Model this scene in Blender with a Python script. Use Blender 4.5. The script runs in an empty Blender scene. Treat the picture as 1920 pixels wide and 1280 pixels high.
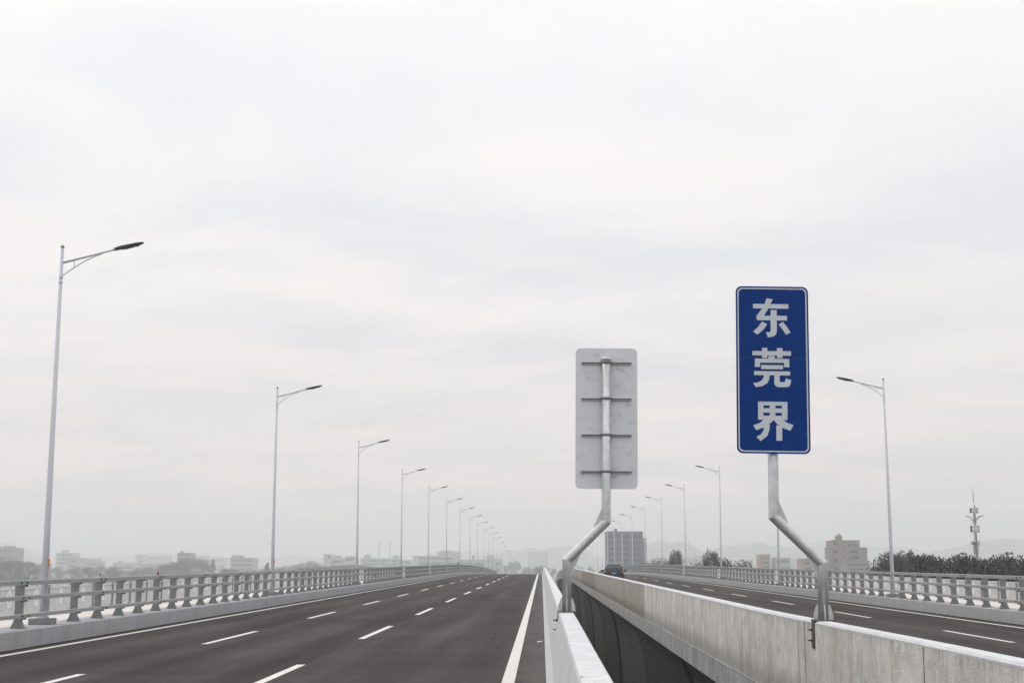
import bpy, bmesh, math, random
from mathutils import Vector, Matrix
from mathutils.geometry import tessellate_polygon
random.seed(7)
R = math.radians
sc = bpy.context.scene
C = sc.collection

# ------------------------------------------------------------------ camera
F_PX = 2648.77            # focal length in pixels of a 1920 wide picture
EYE = 1.951
cam_d = bpy.data.cameras.new('camera')
cam = bpy.data.objects.new('camera', cam_d)
C.objects.link(cam)
cam_d.sensor_width = 36.0
cam_d.lens = F_PX / 1920 * 36.0
cam_d.clip_start = 0.1
cam_d.clip_end = 30000
yaw, pitch, roll = -0.020874, 0.162932, 0.001225
fw = Vector((math.sin(yaw) * math.cos(pitch), math.cos(yaw) * math.cos(pitch), math.sin(pitch)))
rt0 = Vector((math.cos(yaw), -math.sin(yaw), 0))
up0 = rt0.cross(fw)
rt = rt0 * math.cos(roll) + up0 * math.sin(roll)
up = -rt0 * math.sin(roll) + up0 * math.cos(roll)
m = Matrix((rt, up, -fw)).transposed().to_4x4()
m.translation = Vector((0, 0, EYE))
cam.matrix_world = m
sc.camera = cam

# ------------------------------------------------------------------ sky and light
sc.view_settings.view_transform = 'Standard'
sc.view_settings.look = 'None'
sc.view_settings.exposure = 0.0
sc.view_settings.gamma = 1.0
SUN_EL, SUN_ROT = R(52), R(-40)
w = bpy.data.worlds.new('World')
sc.world = w
w.use_nodes = True
nt = w.node_tree
nt.nodes.clear()
def N(t, **k):
    n = nt.nodes.new(t)
    for a, b in k.items(): setattr(n, a, b)
    return n
def LK(a, b): nt.links.new(a, b)
def M_(op, a, b=None, c=None, clamp=False):
    n = N('ShaderNodeMath', operation=op, use_clamp=clamp)
    for i, v in enumerate((a, b, c)):
        if v is None: continue
        if isinstance(v, (int, float)): n.inputs[i].default_value = v
        else: LK(v, n.inputs[i])
    return n.outputs[0]
def MIX(f, a, b):
    n = N('ShaderNodeMix', data_type='RGBA')
    for i, v in ((0, f), (6, a), (7, b)):
        if isinstance(v, (int, float)): n.inputs[i].default_value = v
        elif isinstance(v, tuple): n.inputs[i].default_value = v + (1,)
        else: LK(v, n.inputs[i])
    return n.outputs[2]
def RAMP(v, stops, interp='LINEAR'):
    n = N('ShaderNodeValToRGB')
    n.color_ramp.interpolation = interp
    e = n.color_ramp.elements
    while len(e) < len(stops): e.new(0.5)
    for i, (p, c) in enumerate(stops):
        e[i].position = p
        e[i].color = (c, c, c, 1) if isinstance(c, (int, float)) else tuple(c) + (1,)
    LK(v, n.inputs[0])
    return n.outputs[0]
sky = N('ShaderNodeTexSky', sky_type='NISHITA', sun_disc=False, sun_elevation=SUN_EL, sun_rotation=SUN_ROT)
sky.air_density = 1.5; sky.dust_density = 5.0
tc = N('ShaderNodeTexCoord')
sep = N('ShaderNodeSeparateXYZ'); LK(tc.outputs['Generated'], sep.inputs[0])
el = M_('MAXIMUM', sep.outputs[2], 0.0)
den = M_('ADD', el, 0.10)
cmb = N('ShaderNodeCombineXYZ')
LK(M_('DIVIDE', sep.outputs[0], den), cmb.inputs[0]); LK(M_('DIVIDE', sep.outputs[1], den), cmb.inputs[1])
def NOISE(scale, detail=4, rough=.5, off=0.0, dist=0.0):
    mp = N('ShaderNodeMapping'); LK(cmb.outputs[0], mp.inputs[0])
    mp.inputs['Location'].default_value = (off, off * 1.7, 0)
    mp.inputs['Scale'].default_value = (1.0, 1.25, 1)
    n = N('ShaderNodeTexNoise'); LK(mp.outputs[0], n.inputs['Vector'])
    n.inputs['Scale'].default_value = scale; n.inputs['Detail'].default_value = detail
    n.inputs['Roughness'].default_value = rough; n.inputs['Distortion'].default_value = dist
    return n.outputs[0]
big = RAMP(NOISE(0.95, 5, .55, 3.1, .5), [(0.38, 0.0), (0.62, 1.0)])
warm = RAMP(NOISE(1.5, 4, .5, 9.4, .4), [(0.50, 0.0), (0.70, 1.0)])
# overcast layer: cool grey to white, thin warm breaks
base = MIX(big, (0.775, 0.812, 0.86), (0.925, 0.925, 0.93))
base = MIX(M_('MULTIPLY', warm, 0.62), base, (1.0, 0.955, 0.90))
# an overcast sky is much brighter towards the zenith
grad = RAMP(el, [(0.0, (1.05, .93, .88)), (0.08, (1.045, .95, .92)), (0.18, (1.035, .985, .975)), (0.40, (1.09, 1.09, 1.09)), (1.0, (1.85, 1.85, 1.85))])
mul = N('ShaderNodeVectorMath', operation='MULTIPLY'); LK(base, mul.inputs[0]); LK(grad, mul.inputs[1])
scl = N('ShaderNodeVectorMath', operation='SCALE'); LK(mul.outputs[0], scl.inputs[0]); scl.inputs['Scale'].default_value = 10.4
bg = N('ShaderNodeBackground'); bg.inputs['Strength'].default_value = 0.1
LK(MIX(0.92, sky.outputs[0], scl.outputs[0]), bg.inputs[0])
LK(bg.outputs[0], N('ShaderNodeOutputWorld').inputs[0])

sd = bpy.data.lights.new('sun', 'SUN'); sd.energy = 0.6; sd.angle = R(25); sd.color = (1, .97, .93)
so = bpy.data.objects.new('sun', sd); C.objects.link(so)
so.rotation_euler = (R(90) - SUN_EL, 0, -SUN_ROT + R(180))
sc.cycles.volume_bounces = 3
sc.cycles.max_bounces = 8

# ------------------------------------------------------------------ material helpers
class Mat:
    def __init__(s, name, rough=.6, metal=0.0):
        s.m = bpy.data.materials.new(name); s.m.use_nodes = True
        s.t = s.m.node_tree; s.b = s.t.nodes['Principled BSDF']
        s.b.inputs['Roughness'].default_value = rough; s.b.inputs['Metallic'].default_value = metal
        s.tc = s.t.nodes.new('ShaderNodeTexCoord')
    def link(s, a, b): s.t.links.new(a, b)
    def node(s, t, **k):
        n = s.t.nodes.new(t)
        for a, b in k.items(): setattr(n, a, b)
        return n
    def math(s, op, a, b=None, clamp=False):
        n = s.node('ShaderNodeMath', operation=op, use_clamp=clamp)
        for i, v in enumerate((a, b)):
            if v is None: continue
            if isinstance(v, (int, float)): n.inputs[i].default_value = v
            else: s.link(v, n.inputs[i])
        return n.outputs[0]
    def noise(s, scale=(1, 1, 1), detail=5, rough=.55, dist=0, loc=(0, 0, 0), S=1.0):
        mp = s.node('ShaderNodeMapping'); s.link(s.tc.outputs['Object'], mp.inputs[0])
        mp.inputs['Scale'].default_value = scale; mp.inputs['Location'].default_value = loc
        n = s.node('ShaderNodeTexNoise'); s.link(mp.outputs[0], n.inputs['Vector'])
        n.inputs['Scale'].default_value = S; n.inputs['Detail'].default_value = detail
        n.inputs['Roughness'].default_value = rough; n.inputs['Distortion'].default_value = dist
        return n.outputs[0]
    def ramp(s, v, stops, interp='LINEAR'):
        n = s.node('ShaderNodeValToRGB'); n.color_ramp.interpolation = interp
        e = n.color_ramp.elements
        while len(e) < len(stops): e.new(0.5)
        for i, (p, c) in enumerate(stops):
            e[i].position = p
            e[i].color = (c, c, c, 1) if isinstance(c, (int, float)) else tuple(c) + (1,)
        s.link(v, n.inputs[0]); return n.outputs[0]
    def mix(s, f, a, b, blend='MIX'):
        n = s.node('ShaderNodeMix', data_type='RGBA', blend_type=blend)
        for i, v in ((0, f), (6, a), (7, b)):
            if isinstance(v, (int, float)): n.inputs[i].default_value = v
            elif isinstance(v, tuple): n.inputs[i].default_value = v + (1,)
            else: s.link(v, n.inputs[i])
        return n.outputs[2]
    def col(s, c): 
        if isinstance(c, tuple): s.b.inputs['Base Color'].default_value = c + (1,)
        else: s.link(c, s.b.inputs['Base Color'])
        return s
    def bump(s, h, strength=.2, dist=.02):
        n = s.node('ShaderNodeBump'); n.inputs['Strength'].default_value = strength; n.inputs['Distance'].default_value = dist
        s.link(h, n.inputs['Height']); s.link(n.outputs[0], s.b.inputs['Normal']); return s
    def xyz(s):
        n = s.node('ShaderNodeSeparateXYZ'); s.link(s.tc.outputs['Object'], n.inputs[0]); return n.outputs
def simple(name, a, b=None, rough=.6, metal=0, S=3.0, scale=(1, 1, 1)):
    q = Mat(name, rough, metal)
    b = b or tuple(x * .8 for x in a)
    q.col(q.ramp(q.noise(scale=scale, S=S, detail=4), [(0.3, b), (0.7, a)]))
    return q.m

# asphalt
def asphalt(name, left):
    q = Mat(name, .82)
    fine = q.noise(S=38, detail=3, rough=.7); q.b.inputs['Specular IOR Level'].default_value = 0.03
    streak = q.noise(scale=(1.1, .035, 1), S=1, detail=5, rough=.6)
    cross = q.noise(scale=(.05, .30, 1), S=1, detail=4, dist=.5)
    x_ = q.xyz()[0]
    track = q.math('SINE', q.math('MULTIPLY', q.math('ADD', x_, 0.9 if left else .4), 3.39))
    tr = q.ramp(q.math('MULTIPLY', q.math('ADD', track, 1.0), q.noise(scale=(.6, .02, 1), S=1, detail=3)), [(.2, .93), (1.0, 1.16)])
    blotch = q.noise(scale=(.5, .12, 1), S=1, detail=5, loc=(4, 2, 0))
    c = q.ramp(fine, [(0.25, (.046, .0405, .038)), (0.75, (.073, .064, .060))])
    c = q.mix(1.0, c, q.ramp(streak, [(0.3, .72), (0.7, 1.26)]), 'MULTIPLY')
    c = q.mix(1.0, c, q.ramp(cross, [(0.3, .84), (0.7, 1.14)]), 'MULTIPLY')
    c = q.mix(1.0, c, q.ramp(blotch, [(0.35, .86), (0.7, 1.14)]), 'MULTIPLY')
    c = q.mix(1.0, c, tr, 'MULTIPLY')
    c = q.mix(q.ramp(q.noise(scale=(1.2, .35, 1), S=1.1, detail=7, rough=.7, loc=(7, 1, 0)), [(.60, 0.0), (.70, .35)]), c, (.024, .022, .021))
    x = q.xyz()
    if left:
        # dust gathered in the gutter along the median barrier
        edge = q.math('ADD', x[0], q.math('MULTIPLY', q.noise(scale=(2.4, .5, 1), S=1, detail=8, rough=.75), 1.5))
        c = q.mix(q.ramp(q.math('SUBTRACT', edge, .05), [(0.12, 0.0), (0.75, .95)]), c, (.125, .118, .11))
        kerbx = -11.7; d = q.math('SUBTRACT', x[0], kerbx)
    else:
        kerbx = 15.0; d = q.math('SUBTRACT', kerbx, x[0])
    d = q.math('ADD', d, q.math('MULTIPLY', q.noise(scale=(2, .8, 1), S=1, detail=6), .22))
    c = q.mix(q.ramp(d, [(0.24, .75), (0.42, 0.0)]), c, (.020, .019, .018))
    q.col(c); q.bump(fine, .35, .01)
    return q.m
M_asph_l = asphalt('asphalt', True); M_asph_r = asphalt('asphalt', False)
def paintmat(name, c):
    q = Mat(name, .6)
    n = q.noise(S=14, detail=8, rough=.75); n2 = q.noise(S=1.2, detail=4)
    k = q.ramp(n, [(0.34, tuple(v * .35 for v in c)), (0.47, c)])
    q.col(q.mix(q.ramp(n2, [(.4, 0.0), (.7, .22)]), k, tuple(v * .75 for v in c))); return q.m
M_line = paintmat('road_paint', (.68, .655, .605))
# concrete
def concrete(name, light, dark, streak=.35, panel=0, phase=0, vs=0.22, rough=.8, jointw=.012):
    q = Mat(name, rough)
    a = q.noise(S=1.3, detail=6, rough=.6); v = q.noise(scale=(5, 5, vs), S=1.0, detail=6, rough=.65); f = q.noise(S=30, detail=3)
    c = q.ramp(a, [(.3, dark), (.7, light)])
    c = q.mix(1.0, c, q.ramp(v, [(.30, 1 - streak), (.62, 1.0)]), 'MULTIPLY')
    c = q.mix(1.0, c, q.ramp(f, [(.3, .93), (.7, 1.05)]), 'MULTIPLY')
    if panel:
        y = q.math('DIVIDE', q.math('ADD', q.xyz()[1], phase + 1000 * panel), panel)
        fr = q.math('FRACT', y)
        c = q.mix(q.ramp(fr, [(0.0, .75), (jointw, .0), (1 - jointw * .3, .0), (1.0, .75)]), c, (.05, .05, .05))
    q.col(c); q.bump(f, .25, .01); return q
M_white_conc = concrete('painted_concrete', (.67, .67, .68), (.57, .57, .575), .16, 0).m
M_kerb = concrete('kerb_concrete', (.40, .40, .415), (.34, .34, .355), .15, 5.0, 1.6, jointw=.004).m
M_plain = concrete('deck_concrete', (.62, .61, .58), (.42, .41, .385), .5, vs=1.2).m
M_kerb2 = concrete('kerb_concrete_pale', (.42, .425, .42), (.36, .365, .36), .12, 5.0, 1.6, jointw=.004).m
def barrier_face():
    q = Mat('stained_concrete', .85)
    y = q.xyz()
    a = q.noise(S=.75, detail=8, rough=.70, dist=.4); v = q.noise(scale=(4, 1.3, .5), S=1, detail=8, rough=.72, dist=1.2)
    v2 = q.noise(scale=(2, 3.6, .55), S=1, detail=8, rough=.78, loc=(3, 1, 8), dist=.5); f = q.noise(S=26, detail=4)
    rust = q.noise(scale=(1, 1.3, .14), S=1, detail=5, loc=(9, 3, 1))
    c = q.ramp(a, [(.34, (.60, .57, .52)), (.66, (.88, .85, .80))])
    c = q.mix(q.ramp(rust, [(.56, 0.0), (.72, .55)]), c, (.42, .32, .23))
    c = q.mix(1.0, c, q.ramp(v, [(.30, .80), (.58, 1.0)]), 'MULTIPLY')
    blot = q.noise(S=1.9, detail=9, rough=.78, dist=.9, loc=(2, 7, 4))
    c = q.mix(q.ramp(blot, [(.52, 0.0), (.66, .5)]), c, (.36, .33, .29))
    c = q.mix(1.0, c, q.ramp(v2, [(.30, .50), (.44, 1.0)]), 'MULTIPLY')
    c = q.mix(1.0, c, q.ramp(f, [(.25, .84), (.6, 1.03)]), 'MULTIPLY')
    zrel = q.math('SUBTRACT', y[2], q.math('MULTIPLY', y[1], .009))
    drip = q.math('ADD', zrel, q.math('MULTIPLY', q.noise(scale=(1, 5.5, .25), S=1, detail=5, rough=.7, loc=(5, 5, 2)), 1.3))
    c = q.mix(q.ramp(drip, [(.0, 0.0), (.999, 0.0)]), c, (.2, .19, .17))
    dn = q.node('ShaderNodeMapRange'); dn.inputs[1].default_value = 1.55; dn.inputs[2].default_value = 1.85; q.link(drip, dn.inputs[0])
    c = q.mix(q.math('MULTIPLY', dn.outputs[0], .55), c, (.22, .205, .185))
    dn2 = q.node('ShaderNodeMapRange'); dn2.inputs[1].default_value = -.02; dn2.inputs[2].default_value = -.34; q.link(q.math('ADD', zrel, q.math('MULTIPLY', q.noise(scale=(1, 3, .3), S=1, detail=5, loc=(1, 8, 2)), -.35)), dn2.inputs[0])
    c = q.mix(q.math('MULTIPLY', dn2.outputs[0], .6), c, (.25, .235, .21))
    # pours of a different, browner tone farther along
    yy = q.math('DIVIDE', y[1], 400.0)
    tone = q.ramp(yy, [(0.0, (1, 1, 1)), (57.2 / 400, (.60, .56, .52)), (110.5 / 400, (.42, .39, .37)), (146 / 400, (.62, .59, .56)), (210 / 400, (.48, .46, .44)), (.7, (.7, .68, .65))], 'CONSTANT')
    c = q.mix(1.0, c, tone, 'MULTIPLY')
    fr = q.math('FRACT', q.math('DIVIDE', q.math('ADD', q.math('ADD', y[1], q.math('MULTIPLY', q.noise(S=2.2, detail=3), .12)), 660 - 10.0 - .05), 6.6))
    c = q.mix(q.ramp(fr, [(0.0, .9), (.003, .85), (.007, 0.0), (.998, 0.0), (1.0, .9)]), c, (.03, .03, .03))
    q.col(c); q.bump(q.math('ADD', f, v), .4, .02); return q.m
M_stain = barrier_face()
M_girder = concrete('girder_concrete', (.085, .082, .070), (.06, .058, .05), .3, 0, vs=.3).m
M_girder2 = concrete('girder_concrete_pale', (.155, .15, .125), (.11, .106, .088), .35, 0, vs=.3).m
# walkway paving: pale pinkish slabs in bands
def paving():
    q = Mat('walkway_paving', .8)
    x = q.xyz()[0]
    fr = q.math('FRACT', q.math('DIVIDE', q.math('ADD', x, 100), 0.9))
    c = q.ramp(fr, [(0.0, (.60, .53, .48)), (.30, (.66, .62, .60)), (.62, (.50, .40, .32)), (.70, (.63, .57, .53))], 'CONSTANT')
    c = q.mix(1.0, c, q.ramp(q.noise(S=5, detail=5), [(.3, .85), (.7, 1.05)]), 'MULTIPLY')
    q.col(c); return q.m
M_pave = paving()
M_rail = simple('rail_paint', (.315, .325, .32), (.27, .28, .275), .5, S=2)
M_rail_post = simple('post_paint', (.235, .245, .24), (.195, .205, .20), .55, S=2)
M_dark = simple('dark_metal', (.045, .045, .048), None, .5)
M_orn = simple('ornament_white', (.85, .85, .85), (.80, .80, .80), .5)
M_fence = simple('fence_white', (.62, .62, .625), (.54, .54, .545), .5)
M_lamp = simple('pole_white', (.57, .59, .63), (.52, .54, .58), .4, S=1)
M_black = simple('lamp_black', (.02, .02, .022), None, .45)
M_lens = simple('lamp_lens', (.16, .16, .17), None, .3)
def galv():
    q = Mat('galvanised_steel', .38, .6)
    n = q.noise(S=5, detail=6, rough=.7); s_ = q.noise(scale=(14, 14, .7), S=1, detail=5)
    c = q.ramp(n, [(.3, (.50, .505, .51)), (.7, (.68, .685, .69))])
    c = q.mix(1.0, c, q.ramp(s_, [(.3, .90), (.6, 1.0)]), 'MULTIPLY'); q.col(c)
    q.link(q.ramp(n, [(.3, .55), (.7, .36)]), q.b.inputs['Roughness']); return q.m
M_galv = galv()
def platemat():
    q = Mat('aluminium_back', .6, .1)
    n = q.noise(scale=(1, 1, 1.6), S=2.4, detail=7, rough=.7, dist=.8); n2 = q.noise(scale=(1.6, 1, 2.6), S=1.6, detail=8, rough=.75, loc=(3, 1, 5), dist=.6)
    c = q.ramp(n, [(.30, (.50, .51, .53)), (.42, (.70, .71, .74)), (.7, (.75, .76, .79))])
    c = q.mix(q.ramp(n2, [(.55, 0.0), (.68, .6)]), c, (.46, .465, .475)); q.col(c); return q.m
M_plate = platemat()
M_blue = simple('sign_blue', (.0022, .040, .215), (.0020, .036, .195), .75, S=2); M_blue.node_tree.nodes['Principled BSDF'].inputs['Specular IOR Level'].default_value = .12
M_letter = simple('sign_letter', (.62, .66, .72), (.56, .60, .66), .5, S=4)
M_rust = simple('rusty_steel', (.17, .155, .14), (.10, .085, .07), .8, S=12)
M_orange = simple('orange_sticker', (.62, .26, .03), None, .5)
M_red = simple('red_plastic', (.30, .03, .02), None, .4)
M_bark = simple('bark', (.10, .075, .055), (.06, .045, .035), .9, S=4)
def leafmat(name, a, b):
    q = Mat(name, .65)
    n = q.noise(S=.55, detail=4); 
    q.col(q.ramp(n, [(.3, b), (.7, a)]))
    return q.m
M_leaf_dark = leafmat('leaves_dark', (.032, .050, .036), (.018, .029, .022))
M_leaf_mid = leafmat('leaves_mid', (.050, .068, .048), (.030, .042, .030))
M_grass = simple('grass_ground', (.11, .13, .07), (.06, .08, .04), .9, S=.02)
M_hill = simple('wooded_hill', (.055, .075, .045), (.035, .05, .032), .9, S=.01)
def watermat():
    q = Mat('river_water', .12); q.col((.035, .045, .045)); q.bump(q.noise(scale=(1, .5, 1), S=1.3, detail=5), .15, .1); return q.m
M_water = watermat()

# ------------------------------------------------------------------ geometry helpers
def zr(y):                       # height of the road along the bridge (a long crest)
    g, c, y0 = .009, 5.3e-5, 173.36
    if y <= 450: return g * y - (c * (y - y0) ** 2 if y > y0 else 0)
    s = g - 2 * c * (450 - y0)
    return max(g * 450 - c * (450 - y0) ** 2 + s * (y - 450), -9.5)
def ray(px, py): return fw + rt * ((px - 960) / F_PX) + up * ((640 - py) / F_PX)
def at(px, D):                   # lateral metres of something standing D metres away in that direction
    v = ray(px, 1050); return v.x / v.y * D
def hz(py, D):                   # height of a level line D metres away
    v = ray(1015, py); return EYE + v.z / v.y * D

def tag(o, label=None, cat=None, group=None, kind=None):
    if label: o['label'] = label
    if cat: o['category'] = cat
    if group: o['group'] = group
    if kind: o['kind'] = kind
    return o
def empty(name, loc=(0, 0, 0), rz=0, **k):
    o = bpy.data.objects.new(name, None); o.location = loc; o.rotation_euler = (0, 0, rz); C.objects.link(o)
    return tag(o, **k)
class MB:
    def __init__(s): s.bm = bmesh.new(); s.mi = 0
    def face(s, pts):
        f = s.bm.faces.new([s.bm.verts.new(p) for p in pts]); f.material_index = s.mi; return f
    def box(s, x0, x1, y0, y1, z0, z1):
        v = [s.bm.verts.new((x, y, z)) for x in (x0, x1) for y in (y0, y1) for z in (z0, z1)]
        for q in ((0, 1, 3, 2), (4, 6, 7, 5), (0, 4, 5, 1), (2, 3, 7, 6), (0, 2, 6, 4), (1, 5, 7, 3)):
            f = s.bm.faces.new([v[i] for i in q]); f.material_index = s.mi
        return s
    def prism(s, pts, n):        # closed polygon pts (3D) extruded along vector n
        n = Vector(n)
        a = [s.bm.verts.new(p) for p in pts]; b = [s.bm.verts.new(Vector(p) + n) for p in pts]
        fs = [s.bm.faces.new(a), s.bm.faces.new(b[::-1])]
        for i in range(len(a)): fs.append(s.bm.faces.new((a[i], b[i], b[(i + 1) % len(a)], a[(i + 1) % len(a)])))
        for f in fs: f.material_index = s.mi
        return s
    def elbow(s, pts, rad, n=28):       # pipe with sharp welded mitre joints
        pts = [Vector(p) for p in pts]; prev = None
        dirs = [(b - a).normalized() for a, b in zip(pts, pts[1:])]
        Y = Vector((0, 1, 0))
        def ring(p, d, nrm):
            u = d.cross(Y).normalized(); out = []
            for j in range(n):
                a = 2 * math.pi * j / n; o = u * math.cos(a) + Y * math.sin(a); o = o * rad
                o = o - d * (o.dot(nrm) / d.dot(nrm)); out.append(s.bm.verts.new(p + o))
            return out
        for i, d in enumerate(dirs):
            n0 = d if i == 0 else (dirs[i - 1] + d).normalized(); n1 = d if i == len(dirs) - 1 else (dirs[i + 1] + d).normalized()
            a, b = ring(pts[i], d, n0), ring(pts[i + 1], d, n1)
            for j in range(n):
                f = s.bm.faces.new((a[j], a[(j + 1) % n], b[(j + 1) % n], b[j])); f.smooth = True; f.material_index = s.mi
            if i == 0: s.bm.faces.new(a[::-1])
            if i == len(dirs) - 1: s.bm.faces.new(b)
        return s
    def tube(s, pts, rad, n=12, cap=True, smooth=True):
        pts = [Vector(p) for p in pts]
        if isinstance(rad, (int, float)): rad = [rad] * len(pts)
        rings = []
        for i, p in enumerate(pts):
            d = (pts[min(i + 1, len(pts) - 1)] - pts[max(i - 1, 0)]).normalized()
            if 0 < i < len(pts) - 1:
                d1 = (pts[i] - pts[i - 1]).normalized(); d2 = (pts[i + 1] - pts[i]).normalized(); d = (d1 + d2).normalized()
                k = 1 / max(.3, d.dot(d1))
            else: k = 1; d1 = d
            ref = Vector((0, 1, 0)) if abs(d.y) < .9 else Vector((1, 0, 0))
            u = d.cross(ref).normalized(); v = d.cross(u).normalized()
            # stretch mitred joints within the bend plane
            bend = (d2 - d1) if 0 < i < len(pts) - 1 else None
            ring = []
            for j in range(n):
                a = 2 * math.pi * j / n; o = (u * math.cos(a) + v * math.sin(a)) * rad[i]
                if bend is not None and bend.length > .05:
                    bn = bend - d * bend.dot(d); bn.normalize(); o = o + bn * (o.dot(bn)) * (k - 1)
                ring.append(s.bm.verts.new(p + o))
            rings.append(ring)
        for a, b in zip(rings, rings[1:]):
            for j in range(n):
                f = s.bm.faces.new((a[j], a[(j + 1) % n], b[(j + 1) % n], b[j])); f.smooth = smooth; f.material_index = s.mi
        if cap:
            for r_ in (rings[0][::-1], rings[-1]):
                f = s.bm.faces.new(r_); f.material_index = s.mi
        return s
    def ball(s, c, r, sz=(1, 1, 1), u=12, v=8):
        mm = Matrix.Translation(c) @ Matrix.Diagonal((r * sz[0], r * sz[1], r * sz[2], 1))
        g = bmesh.ops.create_uvsphere(s.bm, u_segments=u, v_segments=v, radius=1, matrix=mm)
        for q in g['verts']:
            for f in q.link_faces: f.smooth = True; f.material_index = s.mi
        return s
    def sweep(s, prof, ys, closed=True, xf=lambda y: 0.0, mats=None, zf=zr):
        rings = [[s.bm.verts.new((x + xf(y), y, z + zf(y))) for x, z in prof] for y in ys]
        n = len(prof)
        for a, b in zip(rings, rings[1:]):
            for j in range(n if closed else n - 1):
                f = s.bm.faces.new((a[j], a[(j + 1) % n], b[(j + 1) % n], b[j]))
                f.material_index = mats[j] if mats else s.mi
        if closed:
            s.bm.faces.new(rings[0][::-1]); s.bm.faces.new(rings[-1])
        return s
    def build(s, name, mat, parent=None, bevel=0, recalc=True, **k):
        if recalc: bmesh.ops.recalc_face_normals(s.bm, faces=s.bm.faces[:])
        me = bpy.data.meshes.new(name); s.bm.to_mesh(me); s.bm.free()
        for q in (mat if isinstance(mat, (list, tuple)) else [mat]): me.materials.append(q)
        o = bpy.data.objects.new(name, me); C.objects.link(o)
        if parent: o.parent = parent
        if bevel:
            b = o.modifiers.new('bevel', 'BEVEL'); b.width = bevel; b.segments = 2; b.limit_method = 'ANGLE'
        return tag(o, **k)
def link_part(me_obj, parent, loc=(0, 0, 0), rz=0, name=None):
    c = me_obj.copy(); C.objects.link(c); c.parent = parent; c.location = loc; c.rotation_euler = (0, 0, rz); return c
def copy_tree(o, parent=None):
    c = o.copy(); C.objects.link(c); c.parent = parent
    for ch in list(o.children): copy_tree(ch, c)
    return c
def span(a, b, step):
    n = max(1, int(round((b - a) / step))); return [a + (b - a) * i / n for i in range(n + 1)]

# ------------------------------------------------------------------ ground, water, hills
g = MB(); g.box(-6250, 6250, -280, 6250, -14, -10.0)
g.build('ground', M_grass, kind='structure')
g = MB(); g.box(-2500, 22, -270, 330, -10.05, -9.9); g.build('river', M_water, kind='structure')
def hill(cx, D, wpx, hpy, seed, depth=900):
    D *= 1.6; hpy += 4
    rnd = random.Random(seed); X = at(cx, D); W = wpx * D / F_PX; H = hz(hpy, D) + 10
    mb = MB(); nx, ny = 44, 12; V = []
    ph = [rnd.uniform(0, 6) for _ in range(8)]
    for j in range(ny + 1):
        row = []
        for i in range(nx + 1):
            u = i / nx * 2 - 1; v = j / ny * 2 - 1
            k = max(0, 1 - abs(u) ** 2.2) * max(0, 1 - v * v)
            k *= .88 + .08 * math.sin(4 * u + ph[0]) + .035 * math.sin(11 * u + ph[1]) + .02 * math.sin(23 * u + ph[2] + 2 * v)
            row.append(mb.bm.verts.new((X + u * W / 2, D + v * depth / 2, -10.5 + H * k * 1.05 + rnd.uniform(-1, 1) * 1.6 * (k > .02))))
        V.append(row)
    for j in range(ny):
        for i in range(nx): mb.bm.faces.new((V[j][i], V[j][i + 1], V[j + 1][i + 1], V[j + 1][i]))
    mb.build('hill', M_hill, kind='structure')
for i, a in enumerate([(1015, 2900, 330, 1013, 0), (880, 3500, 420, 1026, 0), (-40, 3000, 260, 1004, 0), (260, 3600, 620, 1029, 0),
                       (620, 3600, 500, 1032, 0), (1262, 2500, 230, 1008, 0), (1420, 2700, 260, 1003, 0), (1600, 3300, 500, 1006, 0),
                       (1860, 2700, 420, 1006, 0), (1320, 1500, 190, 1035, 0), (1500, 1600, 240, 1041, 0), (1700, 1700, 300, 1048, 0)]):
    hill(*a[:4], seed=20 + i)

# ------------------------------------------------------------------ road decks
YS = [-12, 0] + span(8, 60, 2)[0:] + span(66, 460, 8) + span(480, 1500, 40)
YB = [y for y in YS if y <= 392]; YB[-1] = 388
def smooth(a, b, y):
    t = min(1.0, max(0.0, (y - a) / (b - a))); return t * t * (3 - 2 * t)
xr_shift = lambda y: .25 * smooth(29, 14, y)
xl_shift = lambda y: .02 * smooth(11, 24, y)
mb = MB(); mb.sweep([(-11.9, 0), (.60, 0), (.60, -.30), (-11.9, -.30)], YS); mb.build('road', M_asph_l, kind='structure')
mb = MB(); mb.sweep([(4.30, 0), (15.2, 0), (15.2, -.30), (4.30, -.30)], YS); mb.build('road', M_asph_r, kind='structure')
# painted markings (real strips 4 mm above the asphalt)
mb = MB()
def strip(mb, x, wd, y0, y1):
    ys = span(y0, y1, 8)
    for a, b in zip(ys, ys[1:]): mb.face([(x - wd / 2, a, zr(a) + .004), (x + wd / 2, a, zr(a) + .004), (x + wd / 2, b, zr(b) + .004), (x - wd / 2, b, zr(b) + .004)])
strip(mb, -.55, .21, -12, 700); strip(mb, -11.16, .17, -12, 700)
for k in range(-2, 40):
    strip(mb, -4.57, .165, 36.4 + 16.2 * k, 36.4 + 16.2 * k + 7.2)
    strip(mb, -7.99, .155, 34.0 + 15.2 * k, 34.0 + 15.2 * k + 6.2)
mb.build('lane_markings', M_line, kind='structure', recalc=False)
mb = MB()
strip(mb, 14.25, .17, -12, 700); strip(mb, 4.9 + .2, .19, -12, 700)
for k in range(-2, 40):
    strip(mb, 11.5, .14, 35.4 + 15.2 * k, 35.4 + 15.2 * k + 6.0)
    strip(mb, 8.1, .17, 33 + 15.2 * k, 33 + 15.2 * k + 6.0)
mb.build('lane_markings', M_line, kind='structure', recalc=False)
# thin longitudinal paving seams
mb = MB()
M_seam = simple('asphalt_seam', (.028, .026, .025), None, .8)
for x in (-4.57, -7.99): strip(mb, x + .16, .03, 5, 300)
mb.build('paving_seams', M_seam, kind='structure', recalc=False)

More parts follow.
